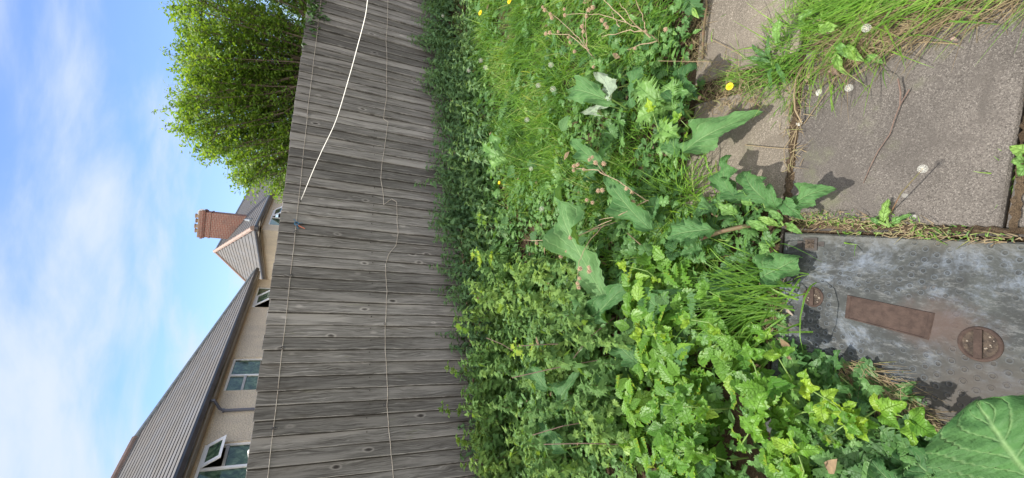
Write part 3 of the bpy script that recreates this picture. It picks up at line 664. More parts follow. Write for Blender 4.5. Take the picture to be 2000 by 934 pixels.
# other walls
for (pa, pb) in ((w0, w0 - eo * 8.3), (w0 - eo * 8.3, w1 - eo * 8.3), (w1, w1 - eo * 8.3)):
    b = MB(); b.poly([pa, pb, pb + [0, 0, ZE - .1], pa + [0, 0, ZE - .1]]); b.build('wall', M['render'], nh, loc=wl)
# downpipe
sD = wS(425, 812)[0]; pd = w0 + ed * sD + eo * .06; b = MB()
g0 = pd + eo * .28 + [0, 0, ZE - .12]
b.tube([g0, g0 + [0, 0, -.07], pd + eo*.05 + [0, 0, ZE - .32], pd + [0, 0, ZE - .40], pd + [0, 0, 0]], .034, 8); b.build('downpipe', M['pipe'], nh, loc=wl)
for z in (ZE - .42, 2.0, 1.0): b = MB(); b.lathe(pd + [0, 0, z], [(.05, 0), (.05, .04)], 8); b.build('pipe_bracket', M['pipe'], nh, loc=wl)

# far house
C0 = G(497, 446, ZE); Cr = G(528, 379, ZE); Cl = G(511, 538, ZE)
rd_ = nrm(Cr - C0); ld = nrm(Cl - C0); Ap = G(422, 491, 5.8); Rg = G(483, 380, 5.8); rr_ = nrm(Rg - Ap)
CR = C0 + rd_ * 16; CL = C0 + ld * 13; RR = Ap + rr_ * 20
fh = thing_at('rendered_house', (C0[0], C0[1], 0), 'farther beige bungalow with brick chimney and terracotta hip tiles', 'house'); wf = tuple(-np.array(fh.location))
ro = np.array([-rd_[1], rd_[0], 0]); ro = ro if ro[0] > 0 else -ro; lo = np.array([-ld[1], ld[0], 0]); lo = lo if lo[0] < 0 else -lo
roof_face(fh, C0, CR, Ap, RR, 17); roof_face(fh, CL, C0, Ap + (CL - C0) * .002, Ap, 15)
bm_ = MB(); bm_.poly([CL, Ap, RR, CR]); bm_.build('rear_roof', M['slate'], fh, loc=wf)
gutter_line(fh, C0 + rd_ * .0, CR, ro); gutter_line(fh, C0 + ld * .0, CL, lo)
b = MB(); b.lathe(C0 + [0, 0, -.05], [(.13, -.09), (.13, .05)], 8); b.build('gutter_corner', M['gutter'], fh, loc=wf)
b = MB(); n_ = 11
b.tube([C0 + (Ap - C0) * k / 40 + [0, 0, .05] for k in range(41)], [.085 if k % 4 else .11 for k in range(41)], 8)
b.build('hip_tiles', M['ridge'], fh, loc=wf)
b = MB(); b.tube([Ap + (CL - Ap) * k / 8 + [0, 0, .03] for k in range(9)], .09, 8); b.build('hip_tiles', M['ridge'], fh, loc=wf)
b = MB(); b.tube([Ap + (RR - Ap) * k / 8 + [0, 0, .02] for k in range(9)], .08, 8); b.build('ridge_tiles', M['lead'], fh, loc=wf)
wc = C0 - ro * .20 - lo * .20; wc = C0 + (nrm(rd_ + ld)) * .75; wc[2] = 0
wr1 = wc + rd_ * 15; wl1 = wc + ld * 12
def fS(px, py):
    p = onPlane(px, py, wc - ro * .07, ro); return (p - wc).dot(rd_), p[2]
q1, zq = fS(524, 440); q0, zq2 = fS(533, 412)
sa, za = fS(522, 441); sb, zb = fS(534, 411)
if sa > sb: sa, sb = sb, sa
print('far win', sa, sb, za, zb)
zf_ = min(za, zb) if min(za, zb) < ZE - .2 else ZE - .45
Qf, _, _ = wall_open(fh, wc, wr1, 0, ZE - .165, [(sa, sb, 1.2, zf_)])
m_ = sa + (sb - sa) * .5
window(fh, Qf, sa, sb, 1.2, zf_, [(sa+.05, m_, 1.25, zf_-.05), (m_, sb-.05, 1.25, zf_-.55), (m_, sb-.05, zf_-.55, zf_-.05)], 2)
for pa, pb in ((wc, wl1), (wl1, wr1)):
    b = MB(); b.poly([pa, pb, pb + [0, 0, ZE - .165], pa + [0, 0, ZE - .165]]); b.build('wall', M['render'], fh, loc=wf)
# chimney: stands on the right-hand slope, just under the ridge
cb = G(441, 441, 5.35); cdir = rd_; cside = np.array([cdir[1], -cdir[0], 0])
ch_c = cb.copy(); dist = np.linalg.norm(ch_c[:2]); ppm = F / (dist * .93)
wch = 1.32; dch = .95
def topz(px, py):
    p = onPlane(px, py, ch_c, nrm(np.array([ch_c[0], ch_c[1], 0]))); return p[2]
zt_ = topz(392, 440); print('chimney', ch_c, dist, zt_, RR, Ap)
ca = math.atan2(cdir[1], cdir[0])
def bbox_uv(b, c, hx, hy, z0, z1, ang):
    ex = np.array([math.cos(ang), math.sin(ang), 0]); ey = np.array([-ex[1], ex[0], 0]); P = [c + ex*sx*hx + ey*sy*hy for sx, sy in ((-1,-1),(1,-1),(1,1),(-1,1))]
    u = 0
    for k in range(4):
        A, B = P[k], P[(k+1) % 4]; w = np.linalg.norm(B - A)
        b.poly([(A[0], A[1], z0), (B[0], B[1], z0), (B[0], B[1], z1), (A[0], A[1], z1)], [(u, z0), (u+w, z0), (u+w, z1), (u, z1)]); u += w
    for z in (z0, z1): b.poly([(p[0], p[1], z) for p in P], [(0, .03)] * 4)
ch = MB(); ang = ca + .15
bbox_uv(ch, ch_c, dch/2, wch/2, 4.2, zt_ - .50, ang); bbox_uv(ch, ch_c, dch/2+.03, wch/2+.03, zt_ - .50, zt_ - .43, ang)
bbox_uv(ch, ch_c, dch/2, wch/2, zt_ - .43, zt_ - .24, ang); bbox_uv(ch, ch_c, dch/2+.05, wch/2+.05, zt_ - .24, zt_ - .17, ang); bbox_uv(ch, ch_c, dch/2+.08, wch/2+.08, zt_ - .17, zt_ - .08, ang); bbox_uv(ch, ch_c, dch/2+.03, wch/2+.03, zt_ - .08, zt_, ang)
cho = ch.build('chimney', M['brick'], fh, loc=wf)
ex = np.array([math.cos(ang), math.sin(ang), 0]); ey = np.array([-ex[1], ex[0], 0])
b = MB(); bbox_uv(b, ch_c, dch/2+.03, wch/2+.03, zt_ + .002, zt_ + .05, ang); b.build('flaunching', M['pot'], cho)
for k, oy in enumerate((-.4, -.13, .14, .40)):
    b = MB(); p = ch_c + ey * oy + ex * (.05 if k % 2 else -.12); p = np.array([p[0], p[1], zt_ + .05]); b.lathe(p, [(.12, 0), (.105, .03), (.10, .14), (.125, .16), (.125, .2), (.06, .2), (.06, .1)], 12); b.build('chimney_pot', M['pot'], cho)
b = MB(); bbox_uv(b, ch_c, dch/2+.02, wch/2+.02, 4.2, 4.2 + .001, ang)
# lead strip on the slope by the chimney
pA = G(459, 429, 5.0); 
def on_roof(px, py):
    nn = nrm(np.cross(CR - C0, Ap - C0)); return onPlane(px, py, C0 + (nn if nn[2] > 0 else -nn) * .05, nn)
b = MB(); b.tube([on_roof(456, 427), on_roof(470, 428.5), on_roof(490, 431)], [.05, .06, .07], 6); b.build('lead_flashing', M['lead'], fh, loc=wf)
# satellite dish on the chimney
dc = onPlane(396.5, 416, ch_c, nrm(np.array([ch_c[0], ch_c[1], 0]))) ; dc = dc - nrm(np.array([ch_c[0], ch_c[1], 0])) * .3
dt = thing_at('satellite_dish', dc, 'small round grey satellite dish bracketed to the red brick chimney', 'satellite dish'); wd = tuple(-dc)
b = MB(); ax = nrm((.15, -1, .25)); b.lathe(dc, [(.02, -.05), (.12, -.035), (.20, .0), (.205, .004), (.20, .012), (.12, -.02), (.02, -.035)], 20, ax); b.build('dish', M['dish'], dt, True, loc=wd)
b = MB(); b.tube([dc, dc + [0, .15, -.12], ch_c * [1, 1, 0] + ey * -.5 + [0, 0, dc[2] - .32]], .022, 6); b.tube([dc + [0, .1, -.08], dc + [0, .12, -.45]], .018, 6); b.tube([dc + [0, -.02, -.19], dc + [0, -.28, -.10]], .012, 5); b.build('bracket', M['darkmetal'], dt, loc=wd)

# ---------------------------------------------------------------- tree behind the fence
tb = np.array([2.9, 8.9, 0])
tree = thing_at('leafy_tree', tb, 'bright green leafy tree overtopping the fence', 'tree')
def tpx(px, py, Y): return onY(px, py, Y)
tips_px = [(340, 0), (345, 40), (365, 20), (368, 75), (352, 100), (362, 120), (380, 160), (352, 205), (368, 215), (350, 248), (375, 255), (395, 290), (385, 270), (420, 300), (452, 320), (470, 335), (455, 350), (488, 360), (500, 350), (530, 372), (545, 385), (350, -60), (345, -120), (380, -150), (420, -180), (400, 60), (410, 130), (420, 200), (440, 260), (470, 150), (480, 230), (500, 300), (520, 60), (530, 180), (540, 260), (555, 330), (560, 20), (565, 120), (450, 20), (430, -40), (500, -60), (400, 10), (380, 70), (380, 120), (560, 378), (570, 300), (338, 10), (345, 70), (348, 95), (345, 200), (350, 212), (346, 252), (382, 292), (392, 300), (448, 322), (450, 355), (350, 140), (362, 160), (372, 175), (358, 180), (390, 165), (366, 145), (400, 175)]
bk = MB(); LP = []; LD = []
for (x, y) in tips_px * 5:
    Y = 8.9 + random.uniform(-1.1, 1.2); jit = 22
    x2, y2 = x + 10 + random.uniform(0, jit * 1.4), y + random.uniform(-jit, jit * .4)
    tip = onY(x2, y2, Y); mid_h = random.uniform(.25, .5)
    root_ = tb + np.array([random.uniform(-.25, .25), random.uniform(-.25, .25), random.uniform(.3, 1.0)])
    c1 = root_ + (tip - root_) * np.array([.75, .75, .35]) if random.random() < .6 else root_ + (tip - root_) * .5
    pts = []
    for k in range(9):
        t_ = k / 8; pts.append((1-t_)**2 * root_ + 2*t_*(1-t_) * c1 + t_*t_ * tip + rng.normal(0, .015, 3))
    r0_ = random.uniform(.012, .03); bk.tube(pts, [r0_ * (1 - .85 * k / 8) for k in range(9)], 5, False)
    for k in range(3, 9):
        dens = 2 if k < 5 else 4
        for _ in range(dens):
            base = pts[k] + (pts[min(k+1, 8)] - pts[k]) * random.random(); dr = nrm(nrm(pts[k] - pts[k-1]) + rng.normal(0, .65, 3)); ln = random.uniform(.12, .42) * (1.2 if k < 8 else .7)
            tw_ = [base + dr * ln * q / 3 + rng.normal(0, .01, 3) for q in range(4)]
            if random.random() < .35: bk.tube(tw_, [.004, .003, .002, .001], 3, False)
            nl = int(ln * random.choice((18, 42, 66)))
            for q in range(nl):
                tt = (q + .5) / nl; LP.append(base + dr * ln * tt + rng.normal(0, .028, 3)); LD.append(dr)
for (x, y, x2, y2) in ((400, 30, 336, 12), (400, 70, 345, 60), (400, 110, 350, 98), (410, 195, 346, 203), (405, 205, 352, 222), (405, 235, 345, 246), (430, 262, 380, 297), (425, 255, 392, 270), (480, 300, 445, 322), (490, 320, 455, 352), (400, -20, 332, -10)):
    Y = 8.9 + random.uniform(-.8, .5); A_, B_ = onY(x, y, Y), onY(x2, y2, Y); bk.tube([A_ + (B_ - A_) * q / 5 + rng.normal(0, .008, 3) for q in range(6)], [.008, .007, .006, .004, .003, .002], 4, False)
    for q in range(75):
        t_ = .2 + .8 * random.random(); LP.append(A_ + (B_ - A_) * t_ + rng.normal(0, .045 * (1.25 - t_), 3))
trunk = MB(); trunk.tube([tb + [0, 0, -.1], tb + [.02, 0, .4], tb + [0, .03, .8], tb + [.03, .02, 1.15]], [.16, .13, .12, .09], 10)
for q in range(6):
    a_ = q * 1.05; trunk.tube([tb + [0, 0, .6], tb + [.3 * math.cos(a_), .3 * math.sin(a_), 1.1], tb + [.7 * math.cos(a_), .7 * math.sin(a_), 1.9], tb + [.8 * math.cos(a_), .8 * math.sin(a_), 2.0]], [.05, .04, .03, .012], 7)
trunk.build('trunk', M['bark'], tree, loc=tuple(-tb)); bk.build('limbs', M['bark'], tree, loc=tuple(-tb))
LP = np.array(LP); n = len(LP); print('tree leaves', n)
Bt = Batch(); mt = rotm(rng.uniform(0, 6.28, n), rng.uniform(-.5, 1.1, n), rng.uniform(-.9, .9, n), rng.uniform(.045, .08, n)); rd2 = np.clip(rng.beta(2, 2.2, n) + (LP[:, 2] - 3) * .05, 0, 1)
h_ = n // 2; Bt.add(TREEL[0], LP[:h_] - tb, mt[:h_], rd2[:h_]); Bt.add(TREEL[1], LP[h_:] - tb, mt[h_:], rd2[h_:]); Bt.build('crown', M['tree'], tree)
# small climber hanging over the fence top
iv = fpt(5.2, 1.78, .05); it = thing_at('climbing_ivy', iv, 'dark green leafy sprig spilling over the fence top beside the tree', 'ivy'); n = 260
B = Batch(); PP = np.array([fpt(5.3 + rng.normal(0, .28), 1.82 - abs(rng.normal(0, .08)), rng.uniform(.0, .12)) for _ in range(n)]) - iv
for k in range(30): PP[k] = fpt(5.1, 1.74 - .006 * k, .04) - iv + rng.normal(0, .025, 3)
B.add(SMALL[1], PP, rotm(rng.uniform(0, 6.28, n), rng.uniform(-1.2, .3, n), rng.uniform(-.5, .5, n), rng.uniform(.04, .07, n)), rng.random(n)); B.build('leaves', M['ivy'], it)

# ================================================================ weeds
def poly_mask(P, poly):
    x, y = P[:, 0], P[:, 1]; ins = np.zeros(len(P), bool); k = len(poly)
    for i in range(k):
        x0, y0 = poly[i]; x1, y1 = poly[(i+1) % k]
        c = ((y0 > y) != (y1 > y)) & (x < (x1-x0) * (y-y0) / (y1-y0+1e-12) + x0); ins ^= c
    return ins
def Wp(pxs, h=0.0): return [tuple(G(x, y, h)[:2]) for x, y in pxs]
def scatter(poly, n, soft=.0):
    P = np.array(poly); lo, hi = P.min(0), P.max(0); o = np.zeros((0, 2))
    while len(o) < n:
        q = rng.uniform(lo, hi, (n * 3, 2)); q = q[poly_mask(q + (rng.normal(0, soft, q.shape) if soft else 0), poly)]; o = np.concatenate([o, q])
    return o[:n]
def fence_dist(P): return -((P[:, 0] - FO[0]) * FN[0] + (P[:, 1] - FO[1]) * FN[1])
PLATE = (-.62, .175, .2, 1.14)
def clear_hard(P, m=0.0):
    x, y = P[:, 0], P[:, 1]
    hard = ((x > .15 - m) & (y < 1.09 + m)) | ((x > .27 - m) & (x < .68) & (y < 1.60)) | ((x > .82) & (y < 1.60)) | ((x > -.12) & (x < .2) & (y < 1.08 + m) ) | ((x > -.30) & (x < .2) & (y < .95)) | ((x > -.40) & (x < .2) & (y < .66))
    return P[~hard]

def stems_with_leaves(P, Hh, leafS, gap, protos, rnd_base, droop=(-.5, .2), stemr=.0018, jitter=.25, pair=True, lean=.18, minlow=.25):
    """upright weeds: a thin stem and pairs of leaves; returns leaf transforms and stem tubes"""
    LPn, yaw, tilt, roll, S, rn = [], [], [], [], [], []; st = []
    for k in range(len(P)):
        h = Hh[k]; lx, ly = rng.normal(0, lean, 2) * h; base = np.array([P[k, 0], P[k, 1], -.02]); tip = base + [lx, ly, h]
        st.append((base, tip)); z = h * minlow; a = rng.uniform(0, 6.28); lv = 0
        while z < h:
            f_ = z / h; p = base + (tip - base) * f_; p[0] += 0
            sz = leafS[k] * (1.15 - .65 * f_ ** 2) * rng.uniform(.75, 1.2)
            for sgn in ((0, math.pi) if pair else (0,)):
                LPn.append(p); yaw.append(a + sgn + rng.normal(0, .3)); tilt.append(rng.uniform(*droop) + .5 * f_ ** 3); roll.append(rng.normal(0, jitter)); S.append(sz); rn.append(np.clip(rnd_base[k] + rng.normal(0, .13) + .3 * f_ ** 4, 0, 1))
            a += math.pi / 2 + rng.normal(0, .3) if pair else 2.4; z += gap * (1.25 - .7 * f_); lv += 1
        for q in range(4):                                   # young leaves at the tip
            LPn.append(tip); yaw.append(a + q * 1.57); tilt.append(rng.uniform(.1, .9)); roll.append(rng.normal(0, .3)); S.append(leafS[k] * .42); rn.append(np.clip(rnd_base[k] + .22 + rng.normal(0, .1), 0, 1))
    return np.array(LPn), np.array(yaw), np.array(tilt), np.array(roll), np.array(S), np.array(rn), st
def bake(name, mat, protos, data, label, cat, root=None, stem_mat=None, stemr=.002):
    P, yaw, tilt, roll, S, rn, st = data; B = Batch(); k = np.arange(len(P)) % len(protos); Mx = rotm(yaw, tilt, roll, S)
    for i, pr in enumerate(protos): m = k == i; B.add(pr, P[m], Mx[m], rn[m])
    o = B.build(name, mat); tag(o, label, cat, kind='stuff')
    if st and stem_mat:
        tb_ = Batch(); pr = (np.array([(-1, 0, 0), (.5, .87, 0), (.5, -.87, 0), (-.6, 0, 1), (.3, .5, 1), (.3, -.5, 1)], float), [(0, 1, 4, 3), (1, 2, 5, 4), (2, 0, 3, 5)], np.full((6, 2), .5))
        A = np.array([s_[0] for s_ in st]); Bq = np.array([s_[1] for s_ in st]); D = Bq - A; Mm = np.zeros((len(A), 3, 3)); Mm[:, 0, 0] = stemr; Mm[:, 1, 1] = stemr; Mm[:, :, 2] = D
        tb_.add(pr, A, Mm, np.full(len(A), .5)); so_ = tb_.build(name.split('_')[0] + '_stems', stem_mat, o); so_['kind'] = 'stuff'
    return o
def clumps(P, scale=.5, seed=0):
    """smooth pseudo-noise in 0..1 over the ground"""
    r = np.random.default_rng(seed); s_ = np.zeros(len(P))
    for _ in range(7):
        k = r.normal(0, 1, 2) * 2.2 / scale; s_ += np.sin(P[:, 0] * k[0] + P[:, 1] * k[1] + r.uniform(0, 6.28))
    return 1 / (1 + np.exp(-s_ * .9))

# 1 nettles along the fence
n = 1750; s_ = rng.uniform(-2.2, 9.5, n); d_f = rng.beta(1.3, 1.5, n) * 1.25 + .03
P = np.array([fpt(a, 0, b_)[:2] for a, b_ in zip(s_, d_f)])
cl_ = clumps(P, .7, 3); hh = (.10 + .24 * cl_ + .16 * clumps(P, .22, 33) + rng.normal(0, .05, n)) * np.interp(s_, [-2, 0, .8, 1.6, 9], [.4, .45, .75, 1.15, 1.3]) * np.interp(d_f, [0, .3, .8, 1.25], [1.05, 1.05, .85, .6])
hh = np.clip(hh, .08, .6); rb = np.clip(.18 + .2 * clumps(P, .4, 5) + .25 * (d_f > .75), 0, 1)
keep = clumps(P, .35, 9) > .14; P, hh, rb = P[keep], hh[keep], rb[keep]
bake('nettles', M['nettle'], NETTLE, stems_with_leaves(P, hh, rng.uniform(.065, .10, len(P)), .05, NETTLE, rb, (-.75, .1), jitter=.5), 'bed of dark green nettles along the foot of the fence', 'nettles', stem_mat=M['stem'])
# 2 sunlit dead nettles, portrait lower left
z2 = Wp([(985, 520), (1130, 520), (1215, 640), (1265, 780), (1250, 1010), (1020, 1010), (955, 800)]); P = scatter(z2, 560, .16); hh = rng.uniform(.10, .34, len(P)) * (.45 + .85 * clumps(P, .25, 2))
NMIX = [NETTLE[0], NETTLE[2], PALM3[0], NETTLE[1], PALM5[1]]
bake('dead_nettles', M['nettle2'], NMIX, stems_with_leaves(P, hh, rng.uniform(.075, .115, len(P)), .048, NETTLE, np.clip(.1 + .55 * clumps(P, .3, 8), 0, 1), (-.9, .1), jitter=.5), 'patch of grey green dead nettles with dark stems in front of the fence nettles', 'dead nettles', stem_mat=M['redstem'])
# 3 mixed low herbs over all the bed
bed = Wp([(935, -150), (1385, -100), (1385, 60), (1372, 190), (1352, 300), (1400, 350), (1500, 380), (1530, 420), (1515, 560), (1520, 650), (1640, 700), (1740, 760), (1850, 870), (1900, 1000), (960, 1000), (930, 600), (905, 300)])
LAWN = Wp([(925, -200), (1340, -200), (1345, 60), (1270, 100), (1175, 120), (1120, 230), (1100, 340), (1050, 330), (1000, 220), (935, 110)])
LIMEP = Wp([(1255, 560), (1330, 500), (1390, 600), (1500, 680), (1560, 800), (1620, 960), (1240, 960), (1270, 760)])
LAWN2 = Wp([(960, 230), (1100, 250), (1130, 420), (1060, 430), (1000, 400)])
def low(n, protos, smin, smax, hmin, hmax, mat, name, label, cat, seed, tilt=(-.5, .5), thr=.25, poly=bed, rb=(.2, .6), roll=.35, shade=.3):
    P = scatter(poly, n, .03); P = clear_hard(P, .01); inl = poly_mask(P + rng.normal(0, .05, P.shape), LAWN) & (rng.random(len(P)) < .74); P = P[~inl]
    if protos is not BRAM: P = P[~(poly_mask(P, LIMEP) & (rng.random(len(P)) < .6))]
    P = P[clumps(P, .28, seed) > thr]; n = len(P); cz = clumps(P, .22, seed + 1)
    z = hmin + (hmax - hmin) * rng.beta(2, 1.6, n) * (.45 + .55 * cz)
    z = z * np.clip(.25 + np.hypot(np.maximum(-.15 - P[:, 0], 0), np.maximum(P[:, 1] - 1.1, 0)) * 2.6 - .3 * (P[:, 1] < .9) , .2, 1)
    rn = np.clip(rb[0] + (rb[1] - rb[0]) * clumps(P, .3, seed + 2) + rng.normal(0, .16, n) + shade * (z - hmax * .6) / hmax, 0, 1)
    bake(name, mat, protos, (np.c_[P, z], rng.uniform(0, 6.28, n), rng.uniform(*tilt, n), rng.normal(0, roll, n), rng.uniform(smin, smax, n), rn, None), label, cat)
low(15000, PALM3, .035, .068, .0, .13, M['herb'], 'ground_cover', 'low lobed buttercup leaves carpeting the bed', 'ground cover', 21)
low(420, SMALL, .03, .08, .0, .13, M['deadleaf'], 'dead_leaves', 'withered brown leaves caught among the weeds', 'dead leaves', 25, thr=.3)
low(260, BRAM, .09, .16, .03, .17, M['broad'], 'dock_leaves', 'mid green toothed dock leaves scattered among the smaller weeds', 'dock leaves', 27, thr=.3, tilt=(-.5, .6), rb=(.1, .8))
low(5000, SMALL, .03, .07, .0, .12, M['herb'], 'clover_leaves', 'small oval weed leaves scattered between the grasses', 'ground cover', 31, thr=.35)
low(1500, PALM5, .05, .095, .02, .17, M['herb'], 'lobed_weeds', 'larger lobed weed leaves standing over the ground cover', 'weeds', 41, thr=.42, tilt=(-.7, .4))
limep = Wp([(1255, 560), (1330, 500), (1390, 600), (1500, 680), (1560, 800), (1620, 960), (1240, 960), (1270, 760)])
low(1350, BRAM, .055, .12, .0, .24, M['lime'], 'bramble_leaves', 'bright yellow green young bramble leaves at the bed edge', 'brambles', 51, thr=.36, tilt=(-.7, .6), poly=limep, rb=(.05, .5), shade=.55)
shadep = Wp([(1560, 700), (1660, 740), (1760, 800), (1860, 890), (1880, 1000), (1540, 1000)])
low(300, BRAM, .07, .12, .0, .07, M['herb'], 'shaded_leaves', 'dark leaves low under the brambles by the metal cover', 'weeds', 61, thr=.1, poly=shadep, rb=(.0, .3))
# 4 grass
def grass(n, poly, hmin, hmax, mat, name, label, seed, lean=(0, 0), spread=.45, thr=.1, rb=(.35, .7), width=1.0, cat='grass', bl=BLADES):
    P = scatter(poly, n, .06); P = P[clumps(P, .25, seed) > thr]; n = len(P); h = rng.uniform(hmin, hmax, n) * (.6 + .5 * clumps(P, .3, seed + 3))
    B = Batch(); yaw = rng.uniform(0, 6.28, n)
    if lean != (0, 0): yaw = math.atan2(-lean[0], lean[1]) + rng.normal(0, .7, n)
    Mx = rotm(yaw, -np.abs(rng.normal(0, spread, n)) * 1.0, rng.normal(0, .3, n), h)
    Mx[:, :, 0] = Mx[:, :, 0] / h[:, None] * (.30 * width)   # blade width independent of its height
    rn = np.clip(rb[0] + (rb[1] - rb[0]) * clumps(P, .22, seed + 7) + rng.normal(0, .24, n), 0, 1); k = rng.integers(0, len(bl), n)
    for i, pr in enumerate(bl): m = k == i; B.add(pr, np.c_[P, np.full(n, -.02)][m], Mx[m], rn[m])
    return tag(B.build(name, mat), label, cat, kind='stuff')
g1 = Wp([(925, -200), (1340, -200), (1345, 60), (1270, 100), (1190, 130), (1150, 260), (1110, 340), (1050, 330), (1000, 220), (935, 110)])
grass(13000, g1, .15, .36, M['grass'], 'grass', 'lush bright green lawn grass between nettles and paving', 71, (-.7, .5), .55, rb=(.3, .85), width=2.3)
g2 = Wp([(960, 230), (1100, 250), (1130, 420), (1060, 430), (1000, 400)])
grass(4500, g2, .12, .26, M['grass'], 'grass', 'short grass mixed with clover beyond the burdock', 72, width=1.6, thr=.3, rb=(.3, .7))
g3 = Wp([(1150, 330), (1330, 300), (1400, 420), (1420, 500), (1330, 560), (1200, 500)])
grass(3400, g3, .10, .24, M['grass'], 'grass', 'broad bladed grass between the large leaves', 73, thr=.25, width=1.9, rb=(.35, .75), spread=.6)
grass(6500, bed, .10, .24, M['grass'], 'grass', 'thin grass threaded through the weeds', 74, thr=.35, rb=(.25, .7), width=1.3)
g4 = Wp([(1050, 100), (1340, 60), (1350, 300), (1400, 430), (1330, 560), (1180, 560), (1060, 480), (1010, 330)])
grass(6500, g4, .12, .27, M['grass'], 'grass', 'longer bright grass pushing up between the burdock leaves', 75, thr=.3, rb=(.35, .85), width=1.6, spread=.6)

# ---------------------------------------------------------------- individual plants
def leaf_between(base, tip, width, seed=0, wave=.5, nv=36, nu=6, up=(0, 0, 1), curl=.28, fold=.22, peak=.45, power=.48, serr=.035, roll=0.0, flip=False):
    """vertices and faces of one big leaf laid from base to tip"""
    base, tip = np.array(base, float), np.array(tip, float); Lg = np.linalg.norm(tip - base); y = (tip - base) / Lg; x = nrm(np.cross(y, up)); z = np.cross(x, y)
    if roll: x, z = x * math.cos(roll) + z * math.sin(roll), z * math.cos(roll) - x * math.sin(roll)
    if flip: z = -z; x = -x
    v, f, uv = leaf_proto(nv, nu, width / Lg, 1, power, peak, serr, fold, 0, .05, wave=wave, seed=seed)
    v = v.copy(); t_ = v[:, 1].clip(0, 1); v[:, 2] += curl * (t_ - t_ * t_) * 1.6
    r = np.random.default_rng(seed); ph = r.uniform(0, 6.28, 6); e = np.abs(uv[:, 0] * 2 - 1)
    v[:, 0] *= 1 + e * (.07 * np.sin(t_ * 9 + ph[0] + 1.5 * (v[:, 0] > 0)) + .045 * np.sin(t_ * 31 + ph[1])); v[:, 2] += e ** 2 * width / Lg * .17 * np.sin(t_ * 12 + ph[2] + 2 * (v[:, 0] > 0)) + np.sin(6.283 * 7 * (t_ - .19 * e)) * width / Lg * .022 * (e > .05) + .03 * np.sin(t_ * 6 + ph[3]); v[:, 0] += .05 * np.sin(t_ * 3.2 + ph[4])
    return base + (v[:, :1] * x + v[:, 1:2] * y + v[:, 2:3] * z) * Lg, f, uv
def mesh_from(root, parts, name, mat, rnd=.5, smooth=True):
    B = Batch(); I = np.eye(3)[None]
    for (v, f, uv) in parts: B.add((v - np.array(root.location), f, uv), np.zeros((1, 3)), I, np.array([rnd]))
    return B.build(name, mat, root, smooth)
def broad_plant(label, leaves, tone=.5, mat='broad', cat='weed', name='broad_leaved_weed', group=None):
    p0 = G(*leaves[0][0], 0); t = thing_at(name, p0, label, cat, group)
    for k, lf in enumerate(leaves):
        (bx, by), hb, (tx, ty), ht, w = lf[:5]; kw = lf[5] if len(lf) > 5 else {}; kw = dict(kw); rn = kw.pop('tone', tone + random.uniform(-.12, .12)); lm = kw.pop('m', mat)
        a_, c_ = G(bx, by, hb), G(tx, ty, ht); mesh_from(t, [leaf_between(a_, c_, w, seed=int(bx + ty) + k, **kw)], 'leaf', M[lm], float(np.clip(rn, 0, 1)))
        g_ = np.array([a_[0] * .9 + p0[0] * .1, a_[1] * .9 + p0[1] * .1, -.02]); m = a_ * .5 + g_ * .5 + rng.normal(0, .01, 3)
        b = MB(); b.tube([g_, m, a_ + nrm(c_ - a_) * .02], [.005, .004, .0035], 6); b.build('leaf_stalk', M['stem'], t, loc=tuple(-p0))
    return t
BW = 'burdock and dock plants in the bed'
broad_plant('cluster of grey green leaves, two showing pale undersides, in the grass', [((1195, 208), .16, (1112, 172), .17, .14), ((1192, 196), .2, (1166, 138), .22, .11, dict(tone=.6, flip=True, m='pale')), ((1186, 192), .18, (1138, 222), .16, .11, dict(tone=.6, flip=True, m='pale')), ((1230, 210), .12, (1265, 120), .15, .10, dict(tone=.3))], .6, group=BW)
broad_plant('largest burdock leaf with wavy margin in the middle of the bed', [((1188, 585), .10, (1092, 368), .24, .26, dict(wave=.7, tone=.75)), ((1150, 620), .08, (1240, 560), .12, .15, dict(tone=.25)), ((1180, 600), .06, (1100, 640), .1, .16, dict(tone=.3))], .5, group=BW)
broad_plant('long dark burdock leaf beside the dried bur stalk', [((1272, 455), .12, (1192, 336), .2, .16, dict(tone=.35)), ((1265, 440), .1, (1290, 380), .12, .10, dict(tone=.3))], .4, group=BW)
broad_plant('pair of blue green leaves in the grass behind the bur stalk', [((1182, 312), .16, (1114, 281), .2, .11), ((1180, 330), .1, (1140, 350), .12, .09, dict(tone=.3))], .65, group=BW)
broad_plant('dark upright dock leaf at the paving edge near the yellow dandelion', [((1336, 226), .10, (1346, 122), .13, .15, dict(tone=.05, wave=.35)), ((1330, 215), .07, (1290, 270), .1, .13, dict(tone=.2))], .2, group=BW)
broad_plant('wavy blue green dock leaf reaching over the pale slab', [((1322, 298), .07, (1487, 224), .05, .135, dict(wave=.8, tone=.7, fold=.3)), ((1330, 305), .06, (1300, 240), .12, .10, dict(tone=.4))], .6, group=BW)
broad_plant('broad leaved dock at the gap between the slabs', [((1430, 385), .06, (1420, 303), .08, .10, dict(tone=.5)), ((1495, 398), .05, (1455, 332), .07, .12, dict(tone=.35)), ((1405, 400), .05, (1360, 420), .12, .09, dict(tone=.6)), ((1450, 395), .04, (1390, 345), .08, .08, dict(tone=.2))], .5, group=BW)
broad_plant('curled dock leaf lying over the corner of the large grey slab', [((1540, 405), .05, (1634, 370), .06, .085, dict(tone=.6, wave=.7)), ((1525, 395), .04, (1570, 425), .07, .06, dict(tone=.5)), ((1520, 410), .03, (1500, 360), .08, .06, dict(tone=.5))], .5, group=BW)
broad_plant('crinkled dock leaf overhanging the corner of the metal cover', [((1488, 548), .05, (1560, 500), .05, .14, dict(tone=.55, wave=.6)), ((1470, 560), .04, (1440, 590), .07, .09, dict(tone=.1))], .5, group=BW)
